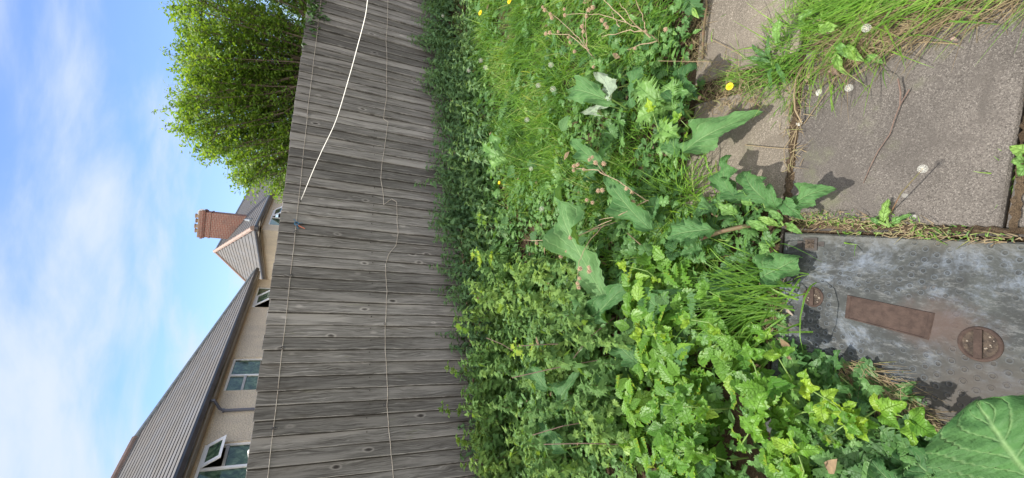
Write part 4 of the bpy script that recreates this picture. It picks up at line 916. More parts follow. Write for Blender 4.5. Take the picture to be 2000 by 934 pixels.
broad_plant('lobed grey green burdock by the reddish cut stems', [((1395, 445), .10, (1305, 470), .14, .13, dict(tone=.45, wave=1.0, serr=.3)), ((1390, 470), .08, (1330, 500), .1, .1, dict(tone=.4, wave=1, serr=.3))], .5, group=BW)
broad_plant('huge green burdock leaf at the bottom of the metal cover', [((2095, 1010), .20, (1893, 788), .24, .32, dict(tone=.45, wave=.3, nv=48, nu=8, serr=.03, power=.42, peak=.55, curl=.12)), ((1850, 960), .06, (1760, 870), .05, .14, dict(tone=.05)), ((1800, 980), .05, (1700, 900), .08, .12, dict(tone=.1))], .4, group=BW)
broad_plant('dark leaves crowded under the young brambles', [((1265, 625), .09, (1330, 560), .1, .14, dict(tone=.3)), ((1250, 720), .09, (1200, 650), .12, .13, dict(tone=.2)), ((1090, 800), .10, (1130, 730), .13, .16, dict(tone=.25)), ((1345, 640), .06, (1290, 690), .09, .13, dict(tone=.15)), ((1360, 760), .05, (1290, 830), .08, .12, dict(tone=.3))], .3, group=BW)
broad_plant('grey green burdock leaf half hidden among the dead nettles', [((1075, 760), .22, (1030, 700), .27, .13, dict(tone=.2)), ((1110, 880), .16, (1050, 830), .2, .13, dict(tone=.1)), ((1300, 610), .12, (1255, 560), .15, .11, dict(tone=.5))], .3, group=BW)
broad_plant('mid green jagged leaves like hogweed near the dandelion clocks', [((1300, 205), .12, (1235, 165), .18, .13, dict(tone=.75, serr=.35, wave=.7)), ((1320, 215), .12, (1315, 150), .16, .12, dict(tone=.7, serr=.35, wave=.7)), ((1300, 215), .12, (1240, 235), .17, .12, dict(tone=.8, serr=.35)), ((1290, 240), .10, (1330, 270), .14, .10, dict(tone=.8, serr=.3)), ((1310, 190), .12, (1345, 180), .15, .10, dict(tone=.5, serr=.35))], .5, mat='herb', group=BW)
broad_plant('small pale jagged leaves growing through the nettles by the fence', [((985, 305), .2, (940, 290), .28, .12, dict(tone=.6, serr=.3)), ((990, 310), .2, (955, 335), .27, .12, dict(tone=.8, serr=.3)), ((985, 300), .2, (960, 260), .25, .1, dict(tone=.5))], .6, mat='herb', group=BW)

BR_L, BR_S = [], []
def sprig(label, pts, n, size, tone=.6, mat='lime', group='bramble sprigs over the bed', pairs=True, seed=0, last=True):
    """pts: [(px, py, height)], leaves in pairs along the stem and three at its end"""
    r = np.random.default_rng(seed + int(pts[0][0])); W3 = [G(x, y, h) for x, y, h in pts]; p0 = W3[0].copy(); p0[2] = -.02; t = thing_at('bramble_sprig', p0, label, 'bramble', group)
    b = MB(); b.tube([p0] + W3, [.0035] + list(np.linspace(.003, .0015, len(W3))), 6); b.build('stem', M['stem'], t, loc=tuple(-p0))
    seg = np.linspace(0.15, 1, n)
    for i, q in enumerate(seg):
        u = q * (len(W3) - 1); k = min(int(u), len(W3) - 2); p = W3[k] + (W3[k+1] - W3[k]) * (u - k); dr = nrm(W3[k+1] - W3[k]); side = nrm(np.cross(dr, (0, 0, 1))); angs = (1.1, -1.1, 0) if i == n - 1 else ((1.2,) if i % 2 else (-1.2,))
        stalk = p + (side * math.sin(angs[0]) * (.6 if len(angs) == 1 else 0) + dr * .5) * size * .35
        for a in ((1.15, -1.15, 0) if last else angs):
            d = nrm(dr * math.cos(a) + side * math.sin(a) + np.array([0, 0, r.normal(-.05, .2)])); src = stalk; sz = size * r.uniform(.7, 1.1) * (1.1 if a == 0 else .9)
            mesh_from(t, [leaf_between(src, src + d * sz, sz * .68, seed=r.integers(999), wave=.2, nv=16, nu=3, curl=.06, fold=.28, peak=.42, power=.55, serr=.09, roll=r.normal(0, .25))], 'leaf', M[mat], float(np.clip(tone + r.normal(0, .13), 0, 1)))
    return t
sprig('topmost sunlit bramble sprig reaching over the cover edge', [(1560, 790, .05), (1545, 740, .10), (1515, 690, .13), (1500, 668, .14)], 3, .065, .38)
sprig('yellowest bramble sprig lying diagonally towards the cover', [(1545, 760, .09), (1590, 765, .12), (1630, 790, .13), (1660, 820, .13)], 4, .068, .8)
sprig('lime bramble sprig beside the dark soil gap', [(1530, 820, .06), (1570, 805, .11), (1600, 805, .12)], 3, .06, .6)
sprig('lit bramble leaves hanging low over the dry grass', [(1700, 850, .03), (1690, 815, .08), (1720, 795, .12), (1765, 815, .12)], 3, .065, .5)
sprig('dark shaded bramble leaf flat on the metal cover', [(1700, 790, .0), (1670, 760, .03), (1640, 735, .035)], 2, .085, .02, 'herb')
sprig('bramble sprig at the lower picture edge, leftmost of the lime ones', [(1440, 880, .1), (1460, 850, .2), (1475, 810, .22)], 3, .07, .35)
sprig('pale lime bramble sprig near the bottom edge', [(1560, 960, .1), (1570, 920, .18), (1560, 890, .2)], 2, .08, .5)
sprig('bramble sprig with upright folded leaves', [(1500, 770, .08), (1480, 735, .16), (1470, 705, .18)], 2, .065, .3)
sprig('small yellow sprig standing above the grass tuft', [(1420, 660, .12), (1385, 630, .2), (1350, 625, .22)], 2, .05, .75)
sprig('light green sprig of rounded leaves beside the sedge', [(1420, 600, .08), (1405, 580, .16), (1385, 570, .17)], 2, .06, .45)
sprig('yellow green sprig left of the grass tuft', [(1330, 660, .1), (1290, 650, .19), (1255, 655, .22)], 3, .055, .7)
sprig('lime sprig in the middle of the bed', [(1300, 560, .08), (1265, 530, .18), (1225, 520, .2)], 2, .05, .8)
sprig('bramble sprig reaching left at the lower picture edge', [(1400, 800, .1), (1350, 795, .2), (1290, 790, .24)], 3, .065, .35)
sprig('pale bramble sprig with a broad end leaf', [(1420, 900, .1), (1370, 885, .2), (1320, 880, .24)], 3, .07, .45)
sprig('yellow bramble sprig below the hogweed leaves', [(1300, 290, .08), (1285, 250, .16), (1275, 220, .2)], 2, .055, .85)
sprig('lime sprig between two burdock leaves', [(1340, 270, .05), (1345, 250, .1), (1330, 235, .13)], 2, .05, .6)
sprig('young bramble sprig in the shade of the big burdock', [(1640, 880, .05), (1620, 850, .12), (1650, 830, .14)], 2, .06, .25)
for k, (x, y, s0) in enumerate([(880, 720, .2), (868, 800, .18), (905, 640, .22), (930, 500, .3), (940, 430, .3), (985, 600, .25), (1010, 680, .25), (900, 860, .16)]):
    sprig(['tall pale shoot standing out against the fence boards', 'yellow green shoot leaning on the fence near the edge', 'pale leafy shoot above the dark nettles', 'light shoot rising through the nettles', 'yellow green shoot in the nettle bed by the fence', 'lime shoot above the dead nettles', 'pale shoot among the dead nettles', 'shoot at the picture edge against the fence'][k], [(x + 40, y + 8, s0 * .6), (x + 15, y + 3, s0 + .12), (x, y, s0 + .2)], 3, .075, .5 + .3 * (k % 2), 'nettle2' if k % 3 else 'lime', 'pale shoots along the fence')

# sedge tufts and long grasses
def tuft(label, px, py, n, h, spread, tone=(.3, .75), lean=None, mat='grass', width=2.2, group='grass tufts at the paving edge', rad=.05):
    p0 = G(px, py); p0[2] = -.01; t = thing_at('grass_tuft', p0, label, 'grass tuft', group); B = Batch(); P = rng.normal(0, rad, (n, 3)) * [1, 1, 0]; yaw = np.arctan2(P[:, 1], P[:, 0]) - math.pi / 2 + rng.normal(0, .5, n)
    if lean is not None: yaw = math.atan2(lean[1], lean[0]) - math.pi / 2 + rng.normal(0, lean[2], n)
    S = rng.uniform(.5, 1, n) * h; Mx = rotm(yaw, -np.abs(rng.normal(spread, .3, n)), rng.normal(0, .2, n), S); Mx[:, :, 0] = Mx[:, :, 0] / S[:, None] * .22 * width
    k = rng.integers(0, len(BLADES), n); rn = rng.uniform(*tone, n)
    for i, pr in enumerate(BLADES): m = k == i; B.add(pr, P[m], Mx[m], rn[m])
    B.build('blades', M[mat], t); return t
tuft('long arching sedge tuft left of the metal cover', 1500, 585, 190, .34, .35, lean=(-.4, 1.0, .55), rad=.06)
tuft('bright sedge tuft in the middle of the bed', 1330, 400, 150, .26, .5, (.5, .9), rad=.06)
tuft('grass tuft between the pale slabs by the yellow dandelion', 1450, 150, 150, .15, 1.1, (.5, .95), lean=(.3, 1, .5), width=1.1, rad=.03)
tuft('dark bladed tuft at the joint of three slabs', 1520, 130, 110, .15, .8, (.0, .35), width=1.8, rad=.04)
tuft('yellow green tuft by the corner of the large slab', 1620, 60, 260, .24, .9, (.55, 1), width=1.4, rad=.08)
tuft('grass tuft with twigs at the slab corner', 1560, 90, 200, .18, .8, (.4, .9), width=1.5, rad=.07)
tuft('thin tuft at the joint beside the dandelion stalks', 1555, 175, 80, .12, .9, (.4, .9), width=1, rad=.03)
tuft('leafy tuft at the top right of the paving', 1700, 20, 240, .22, .8, (.4, .9), width=1.6, rad=.08)
tuft('small grass sprout at the bottom slab joint', 1992, 330, 40, .08, 1.0, (.4, .9), width=1.3, rad=.02)
tuft('few blades sprouting at the corner of the metal cover', 1660, 452, 22, .09, 1.2, (.4, .8), lean=(-.3, -1, .8), width=1.8, rad=.03)
tuft('single sprout of grass on the edge of the cover', 1806, 462, 16, .07, 1.2, (.4, .8), lean=(-.3, -1, .6), width=1.8, rad=.015)
tuft('tiny green tuft at the side of the metal cover', 1750, 738, 16, .04, .8, (.4, .8), width=.8, rad=.01)
# long grass swept over the paving along the picture edge
lg = [(x, y) for x, y in ((.84, .88), (.82, .60), (.80, .30), (.78, -.05), (1.35, -.05), (1.35, .95), (1.0, 1.0))]
P = scatter(lg, 2900, .03); n = len(P); S = rng.uniform(.14, .34, n)
B = Batch(); yaw = math.atan2(-.15, 1.0) - math.pi / 2 + rng.normal(0, .35, n) + math.pi * 0; yaw = rng.normal(.25, .33, n)
Mx = rotm(yaw, -rng.uniform(.9, 1.5, n), rng.normal(0, .3, n), S); Mx[:, :, 0] = Mx[:, :, 0] / S[:, None] * .26; k = rng.integers(0, 2, n); edge_ = np.clip((P[:, 0] - .74) / .12, 0, 1)
rn = np.clip(rng.uniform(.45, .95, n) + .12 * (1 - edge_), 0, 1)
for i in range(2): m = k == i; B.add(BLADES[i], np.c_[P, rng.uniform(0, .04, n)][m], Mx[m], rn[m])
tag(B.build('long_grass', M['grass']), 'long grass swept flat over the slabs beside the paving edge', 'grass', kind='stuff')
P = scatter([(.66, 1.0), (.73, .62), (.74, .30), (.73, 0), (.84, 0), (.84, 1.0)], 1300, .02); n = len(P); S = rng.uniform(.07, .2, n); B = Batch()
Mx = rotm(rng.normal(.1, .6, n), -rng.uniform(1.2, 1.55, n), rng.normal(0, .3, n), S); Mx[:, :, 0] = Mx[:, :, 0] / S[:, None] * .2
B.add(BLADES[0], np.c_[P, rng.uniform(.005, .025, n)], Mx, rng.uniform(0, .8, n)); tag(B.build('dry_grass', M['drygrass']), 'straw coloured dead grass under the long green grass', 'dry grass', kind='stuff')
def straw(polypx, n, label, smin=.03, smax=.1, z=(.003, .02), mat='drygrass', ang=None, w=.2):
    P = scatter(Wp(polypx), n, .01); S = rng.uniform(smin, smax, n); B = Batch(); ya = rng.uniform(0, 6.28, n) if ang is None else rng.normal(ang, .5, n)
    Mx = rotm(ya, -rng.uniform(1.2, 1.6, n), rng.normal(0, .3, n), S); Mx[:, :, 0] = Mx[:, :, 0] / S[:, None] * w; k = rng.integers(0, 2, n)
    for i in range(2): m = k == i; B.add(BLADES[i], np.c_[P, rng.uniform(*z, n)][m], Mx[m], rng.uniform(0, 1, n)[m])
    tag(B.build('dry_grass', M[mat]), label, 'dry grass', kind='stuff')
straw([(1380, 125), (1420, 110), (1500, 150), (1490, 225), (1380, 215)], 420, 'tangle of straw on bare soil round the yellow dandelion')
straw([(1540, 110), (1590, 120), (1570, 260), (1555, 350), (1540, 350)], 150, 'dead stalks lying in the joint above the large slab')
straw([(1545, 415), (1700, 425), (1850, 448), (2000, 468), (2000, 478), (1840, 466), (1700, 450), (1560, 438)], 420, 'fringe of dead grass and roots along the right edge of the metal cover', .015, .05, ang=0.0)
straw([(1545, 418), (1700, 428), (1850, 450), (2000, 470), (2000, 474), (1840, 460), (1700, 442), (1560, 432)], 260, 'green moss and grass shreds in the joint beside the metal cover', .008, .03, mat='grass')
straw([(1640, 700), (1700, 705), (1780, 770), (1860, 850), (1850, 880), (1740, 810), (1640, 740)], 650, 'matted dry grass along the lower side of the metal cover', .04, .13, (.0, .03), ang=2.6, w=.16)
straw([(1490, 560), (1525, 560), (1525, 660), (1490, 660)], 300, 'brown dead roots under the sedge at the cover edge', .03, .09, (.0, .03))
straw([(1340, -40), (1390, -40), (1385, 130), (1350, 140)], 300, 'brown thatch along the edge of the pale slab', .04, .12, (.0, .04))

# ---------------------------------------------------------------- dried bur stalks
ICO = None
def bur(bm, c, r):
    c = np.array(c); k = 26
    for i in range(k):
        ph = math.acos(1 - 2 * (i + .5) / k); th = i * 2.4; d = np.array([math.sin(ph) * math.cos(th), math.sin(ph) * math.sin(th), math.cos(ph)])
        a = nrm(np.cross(d, (.3, .2, .9))); e = np.cross(d, a); q = [c + d * r * .35 + a * r * .35, c + d * r * .35 - a * r * .17 + e * r * .3, c + d * r * .35 - a * r * .17 - e * r * .3, c + d * r * random.uniform(1.0, 1.35)]
        ids = [bm.vert(p) for p in q]; bm.face((ids[0], ids[1], ids[3])); bm.face((ids[1], ids[2], ids[3])); bm.face((ids[2], ids[0], ids[3]))
def dried(label, branches, burs, rad=.003, mat='drystem', br=.011):
    p0 = G(branches[0][0][0], branches[0][0][1], 0); t = thing_at('dried_bur_stalk', p0, label, 'dead plant', 'dried bur stalks in the bed')
    for br_ in branches:
        P = [G(*p) for p in br_]; Q2 = []
        for a, c in zip(P, P[1:]):
            for q in range(4): Q2.append(a + (c - a) * q / 4 + rng.normal(0, .0025, 3))
        Q2.append(P[-1]); b = MB(); b.tube(Q2, np.linspace(rad, rad * .4, len(Q2)), 6); b.build('stem', M[mat], t, loc=tuple(-p0))
    for (x, y, h) in burs:
        b = MB(); bur(b, G(x, y, h), br * random.uniform(.8, 1.2)); b.build('bur', M['bur'], t, loc=tuple(-p0))
dried('brown dead bur stalk branching over the grass near the pale slab', [[(1290, 90, .0), (1285, 80, .1), (1262, 62, .2), (1225, 45, .27), (1170, 27, .3), (1102, 30, .34)], [(1262, 62, .2), (1230, 60, .25), (1175, 72, .3)], [(1225, 45, .27), (1190, 10, .34), (1160, -20, .4)], [(1262, 62, .2), (1255, 30, .28), (1235, -10, .36)], [(1285, 80, .1), (1240, 90, .15), (1225, 97, .17)], [(1272, 75, .16), (1230, 35, .3), (1210, 5, .36)], [(1210, 50, .26), (1198, 35, .3), (1195, 22, .33)]],
      [(1102, 18, .35), (1103, 30, .34), (1150, 20, .32), (1158, 15, .33), (1145, 32, .32), (1182, 48, .28), (1186, 54, .28), (1300, 58, .16), (1240, 95, .15), (1176, 40, .3)])
dried('thin pale bur stalk leaning over the lawn grass', [[(1165, 118, .05), (1155, 108, .18), (1130, 75, .26), (1100, 45, .31), (1062, 17, .36)], [(1150, 100, .2), (1110, 68, .28), (1068, 66, .32)], [(1148, 98, .2), (1144, 60, .27), (1146, 20, .31)], [(1145, 95, .21), (1137, 70, .26), (1140, 35, .3)]],
      [(1060, 14, .36), (1064, 20, .36), (1075, 28, .35), (1078, 35, .34), (1066, 66, .32), (1074, 64, .32), (1090, 62, .3), (1110, 73, .28), (1113, 83, .27), (1122, 101, .25), (1137, 52, .28), (1139, 62, .28), (1159, 131, .18)])
dried('bur stalk lying across the burdock leaves with a row of burs', [[(1310, 395, .05), (1262, 392, .15), (1225, 365, .22), (1190, 345, .27), (1150, 305, .33)], [(1262, 392, .15), (1215, 420, .2), (1170, 430, .22)], [(1190, 345, .27), (1160, 332, .3), (1125, 330, .32)]],
      [(1157, 307, .33), (1151, 312, .33), (1163, 318, .32), (1179, 320, .31), (1121, 325, .32), (1128, 322, .32), (1140, 331, .31), (1120, 333, .31), (1168, 373, .27), (1176, 372, .27), (1223, 369, .22), (1234, 377, .2), (1236, 395, .18), (1146, 391, .28), (1157, 396, .27)])
dried('bur stalk over the largest burdock leaf ending in pinkish burs', [[(1215, 430, .05), (1180, 440, .15), (1150, 470, .24), (1130, 510, .28), (1126, 560, .28)], [(1180, 440, .15), (1120, 465, .26), (1040, 470, .22), (1020, 468, .2)], [(1150, 450, .2), (1195, 430, .25)]],
      [(1133, 525, .28), (1150, 522, .28), (1151, 530, .27), (1132, 544, .28), (1128, 554, .28), (1130, 562, .27), (1114, 465, .26), (1095, 501, .24), (1101, 487, .25), (1107, 491, .25), (1048, 475, .22)], br=.0125)
# reddish cut stems by the cover
t0 = G(1455, 430, .05); cs = thing_at('cut_woody_stem', t0, 'reddish brown cut woody stem with a pale sawn end beside the metal cover', 'dead stem')
b = MB(); b.tube([G(1485, 438, .0), G(1450, 443, .05), G(1410, 452, .08), G(1370, 466, .11)], [.009, .009, .0085, .008], 9); b.build('stem', M['redstem'], cs, loc=tuple(-t0))
b = MB(); e0, e1 = G(1371, 465.6, .11), G(1368, 466.6, .112); b.tube([e0, e1], .0082, 9); b.build('cut_end', M['pebble'], cs, loc=tuple(-t0))
t1 = G(1440, 440, .03); cs2 = thing_at('cut_woody_stem', t1, 'thinner reddish stem behind the cut woody one', 'dead stem'); b = MB(); b.tube([G(1450, 440, .0), G(1420, 432, .05), G(1390, 417, .08)], [.006, .005, .004], 7); b.build('stem', M['redstem'], cs2, loc=tuple(-t1))
t1 = G(1290, 515, .03); cs2 = thing_at('cut_woody_stem', t1, 'thin red brown twig slanting through the middle of the bed', 'dead stem'); b = MB(); b.tube([G(1300, 516, .03), G(1265, 490, .1), G(1225, 455, .15)], [.0045, .004, .002], 7); b.build('stem', M['redstem'], cs2, loc=tuple(-t1))
t1 = G(1373, 90, .0); cs2 = thing_at('cut_woody_stem', t1, 'dark red stem lying along the edge of the pale brown slab', 'dead stem'); b = MB(); b.tube([G(1372, 115, .02), G(1374, 60, .03), G(1380, 15, .03), G(1378, -30, .04)], [.005, .006, .005, .004], 7); b.build('stem', M['redstem'], cs2, loc=tuple(-t1))

# ---------------------------------------------------------------- dandelions
DG = 'dandelion clocks'
def clock(label, hx, hy, h, bx, by, r=.02):
    c = G(hx, hy, h); p0 = G(bx, by, 0); t = thing_at('dandelion_clock', p0, label, 'dandelion clock', DG); b = MB(); k = 70; r *= .85
    for i in range(k):
        ph = math.acos(1 - 2 * (i + .5) / k); th = i * 2.4; d = np.array([math.sin(ph) * math.cos(th), math.sin(ph) * math.sin(th), math.cos(ph)]); a = nrm(np.cross(d, (.31, .2, .9))); e = np.cross(d, a)
        b.poly([c + d*r*.2 + a*.0003, c + d*r*.2 - a*.0003, c + d*r*.85])
        for q in range(3):
            w = q * 1.05; f_ = a * math.cos(w) + e * math.sin(w); g_ = np.cross(d, f_) * .0005; b.poly([c + d*r*.85 + g_, c + d*r*1.02 + f_*r*.24, c + d*r*.85 - g_]); b.poly([c + d*r*.85 + g_, c + d*r*1.02 - f_*r*.24, c + d*r*.85 - g_])
    b.build('seed_head', M['clock'], t, loc=tuple(-p0)); b = MB(); b.lathe(c, [(.0005, -r*.25), (r*.22, -r*.1), (r*.22, r*.1), (.0005, r*.25)], 8); b.build('seed_core', M['core'], t, loc=tuple(-p0))
    b = MB(); m = p0 * .5 + c * .5 + [0, 0, .02]; b.tube([p0, m, c - nrm(c - m) * r * .2], [.002, .0017, .0015], 5); b.build('stalk', M['stem'] if h > .12 else M['redstem'], t, loc=tuple(-p0))
for a in (('dandelion clock over the large grey slab near its tufted corner', 1658, 172, .05, 1630, 120, .014), ('lowest dandelion clock, on a red stalk over the large slab', 1802, 330, .05, 1735, 425, .014), ('dandelion clock standing at the edge of the long grass', 1692, 55, .08, 1680, 20, .015),
          ('dandelion clock over the lawn near the pale bur stalk', 1076, 127, .26, 1130, 150, .021), ('dandelion clock above the pale leaves in the lawn', 1080, 174, .24, 1130, 195, .023), ('dandelion clock left of the pair in the lawn', 1051, 167, .24, 1090, 190, .02), ('dandelion clock in the clover beyond the burdock', 1029, 234, .22, 1070, 245, .021),
          ('dandelion clock beside the largest burdock leaf', 1058, 408, .22, 1110, 420, .02), ('dandelion clock at the nettle edge, upper of two', 939, 118, .3, 975, 125, .024), ('dandelion clock at the nettle edge, lower of two', 948, 132, .3, 985, 140, .024), ('faint dandelion clock in the nettle shade', 915, 138, .33, 960, 140, .022), ('small dandelion clock deep in the nettles near the fence', 865, 31, .3, 890, 30, .024), ('half blown dandelion clock in the broad grass', 1037, 330, .22, 1060, 335, .018)): clock(*a)
def dandelion(label, x, y, h, bx, by, r=.018):
    c = G(x, y, h); p0 = G(bx, by, 0); t = thing_at('dandelion_flower', p0, label, 'dandelion', 'yellow dandelions'); b = MB(); ax = nrm((0, -.3, 1)); a0 = nrm(np.cross(ax, (1, 0, 0))); e0 = np.cross(ax, a0)
    for ring, (rr, n_, lift) in enumerate(((1, 26, .1), (.75, 20, .3), (.5, 14, .5), (.28, 9, .7))):
        for i in range(n_):
            th = 6.283 * i / n_ + ring * .3; d = a0 * math.cos(th) + e0 * math.sin(th); s_ = np.cross(ax, d) * r * .085; tip = c + d * r * rr + ax * r * lift * .5
            b.poly([c + d*r*.1 - s_*.5, c + d*r*.1 + s_*.5, tip + s_, tip - s_])
    b.build('flower_head', M['yellow'], t, loc=tuple(-p0)); b = MB(); b.lathe(c - ax * r * .6, [(.001, 0), (r*.35, .002), (r*.4, r*.5), (r*.3, r*.6)], 8, ax); b.build('sepals', M['stem'], t, loc=tuple(-p0))
    b = MB(); b.tube([p0, c - ax * r * .5], .0018, 5); b.build('stalk', M['stem'], t, loc=tuple(-p0))
dandelion('yellow dandelion on the bare soil between the pale slabs', 1425, 169, .04, 1432, 160, .0155)
dandelion('yellow dandelion at the nettle edge near the lawn', 938, 25, .25, 970, 30, .024); dandelion('yellow dandelion at the very edge of the picture in the lawn', 995, 2, .2, 1030, 5, .024); dandelion('tiny yellow flower between fence nettles and burdock', 975, 357, .25, 1000, 355, .013)
# bent hollow stalks and white husks on the slab corner
def stalk(label, pts, r, mat='drygrass', cat='stalk', name='dry_stalk', group='dry stalks on the paving'):
    P = [G(*p) for p in pts]; p0 = P[0]; t = thing_at(name, p0, label, cat, group); b = MB(); b.tube(P, r, 6); b.build('stalk', M[mat], t, loc=tuple(-p0)); return t
stalk('curved pale hollow stalk arching over the slab corner', [(1568, 130, .02), (1555, 155, .04), (1551, 185, .05), (1553, 215, .04), (1566, 240, .02)], .003)
stalk('straight straw lying from the slab corner across the grey slab', [(1570, 242, .012), (1600, 200, .014), (1632, 150, .02)], .0013)
stalk('forked straw below the white husk', [(1568, 240, .012), (1545, 270, .015), (1531, 290, .012), (1533, 320, .012)], .0013)
stalk('straw along the slab joint', [(1560, 235, .014), (1552, 280, .014), (1547, 330, .012)], .0015)
stalk('green straw lying across the pale slab', [(1455, 283, .012), (1500, 288, .014), (1545, 291, .012)], .0015)
stalk('pinkish straw across the pale brown slab', [(1390, 77, .02), (1425, 95, .022), (1452, 111, .018)], .0015)
stalk('long pale straw crossing the soil by the dock leaf', [(1285, 119, .16), (1340, 120, .07), (1392, 121, .02)], .0016)
stalk('straw lying at the edge of the long grass', [(1782, 84, .01), (1810, 82, .012), (1870, 86, .01)], .0018)
for k, q in enumerate([[(1170, 703, .08), (1080, 720, .28), (1000, 738, .44)], [(1210, 868, .08), (1140, 866, .22), (1062, 868, .36)], [(1160, 822, .06), (1100, 832, .22), (1040, 850, .34)], [(1200, 620, .05), (1150, 660, .16), (1120, 700, .22)], [(1090, 672, .2), (1060, 673, .26), (1010, 676, .36)], [(1010, 690, .25), (980, 672, .34), (950, 660, .4)]]):
    stalk(['longest dark red dead nettle stem in the middle of the patch', 'dark red dead nettle stem near the picture edge', 'dark red dead nettle stem between the two longest ones', 'short dark stem slanting below the largest burdock leaf', 'straight dark stem in the upper part of the dead nettles', 'dark stem closest to the fence nettles'][k], q, .0026, 'twigbark', 'stem', 'nettle_stem', 'dark stems among the dead nettles')
hk = G(1563, 242, .012); t = thing_at('white_husk', hk, 'white papery husk at the corner of the slabs', 'husk'); b = MB()
for k in range(16):
    a = random.uniform(0, 6.28); d = np.array([math.cos(a), math.sin(a), random.uniform(.1, .7)]) * .010; b.poly([hk + rng.normal(0, .003, 3), hk + d + rng.normal(0, .003, 3), hk + d * .6 + rng.normal(0, .005, 3)])
b.build('husk', M['husk'], t, loc=tuple(-hk))
tw1 = G(1690, 355, .012); t = thing_at('forked_twig', tw1, 'thin forked brown twig lying on the large grey slab', 'twig')
b = MB(); P = [(1686, 358, .01), (1700, 325, .012), (1715, 295, .013), (1738, 262, .013), (1748, 230, .014), (1758, 205, .014), (1776, 175, .014)]; b.tube([G(*p) for p in P], np.linspace(.001, .0019, len(P)), 6); b.build('twig', M['twigbark'], t, loc=tuple(-tw1))
b = MB(); b.tube([G(*p) for p in ((1758, 205, .014), (1759, 180, .02), (1754, 154, .02))], [.0022, .0024, .0026], 6); b.build('fork', M['twigbark'], t, loc=tuple(-tw1))
# small dandelion leaves on the slab edge
broad_plant('small toothed dandelion leaves at the cover edge under the red stalk', [((1730, 435), .01, (1732, 388), .02, .026, dict(serr=.3, tone=.9)), ((1735, 437), .01, (1780, 420), .02, .02, dict(serr=.3, tone=.6)), ((1725, 437), .01, (1700, 425), .02, .018, dict(serr=.3, tone=.5))], .8, mat='herb', name='dandelion_leaves', cat='weed')
broad_plant('oval weed leaves at the right bottom joint of the slab', [((2010, 300), .02, (1972, 285), .04, .03, dict(tone=.9, serr=0)), ((2010, 310), .02, (1975, 318), .04, .03, dict(tone=.8, serr=0)), ((2015, 320), .02, (1990, 345), .03, .03, dict(tone=.7, serr=0))], .8, mat='herb', name='dandelion_leaves', cat='weed')
broad_plant('flat weed rosette at the tufted corner of the large slab', [((1650, 90), .03, (1690, 118), .03, .035, dict(tone=.9, serr=.1)), ((1640, 80), .03, (1655, 115), .03, .03, dict(tone=.7)), ((1620, 100), .03, (1660, 145), .02, .03, dict(tone=.9)), ((1600, 60), .03, (1640, 50), .06, .04, dict(tone=.9)), ((1520, 90), .03, (1522, 30), .08, .04, dict(tone=.8)), ((1560, 50), .03, (1590, 20), .06, .04, dict(tone=.8)), ((1690, 110), .02, (1725, 125), .02, .03, dict(tone=.8))], .8, mat='herb', name='dandelion_leaves', cat='weed')
broad_plant('thin leaved weed clump on the soil by the dark tuft', [((1500, 115), .02, (1470, 85), .05, .02, dict(tone=.1)), ((1505, 125), .02, (1460, 110), .04, .018, dict(tone=.1)), ((1510, 130), .02, (1505, 180), .03, .018, dict(tone=.2)), ((1515, 125), .02, (1540, 165), .03, .02, dict(tone=.2)), ((1505, 118), .02, (1500, 70), .05, .02, dict(tone=.2))], .2, mat='herb', name='dandelion_leaves', cat='weed')
broad_plant('yellow green weeds in the gap beside the cover corner', [((1520, 440), .03, (1480, 425), .06, .03, dict(tone=.9)), ((1530, 430), .03, (1500, 410), .07, .03, dict(tone=.6)), ((1500, 450), .03, (1460, 430), .07, .04, dict(tone=.7)), ((1535, 440), .02, (1570, 455), .04, .03, dict(tone=.8)), ((1510, 470), .03, (1490, 510), .06, .05, dict(tone=.7)), ((1440, 420), .05, (1400, 395), .1, .05, dict(tone=.8)), ((1470, 400), .05, (1440, 372), .1, .04, dict(tone=.8))], .8, mat='herb', name='dandelion_leaves', cat='weed')

# ---------------------------------------------------------------- inspection cover
pr = .006; cv = thing_at('inspection_cover', (-.22, .75, 0), 'grey patchy metal inspection cover with dimples set beside the slab', 'inspection cover')
ci = tuple(-np.array(cv.location))
PX0, PX1, PY0, PY1 = -.60, .128, .22, 1.105
o = slab([(PX0, PY0), (PX1 - .01, PY0), (PX1, PY1), (PX0, PY1)], -.04, pr, M['plate'], 'cover_plate'); o.parent = cv; o.location = ci
b = MB()
for q in (((PX1 + .004, PY0), (PX1 + .014, PY0), (PX1 + .022, PY1 + .012), (PX1 + .010, PY1 + .012)), ((PX0, PY1 + .004), (PX1 + .009, PY1 + .004), (PX1 + .009, PY1 + .013), (PX0, PY1 + .013))):
    lo_ = [b.vert((*p, -.04)) for p in q]; hi_ = [b.vert((*p, .004)) for p in q]; b.face(hi_)
    for k in range(4): b.face((lo_[k], lo_[(k+1) % 4], hi_[(k+1) % 4], hi_[k]))
b.build('frame', M['rustdark'], cv, loc=ci)
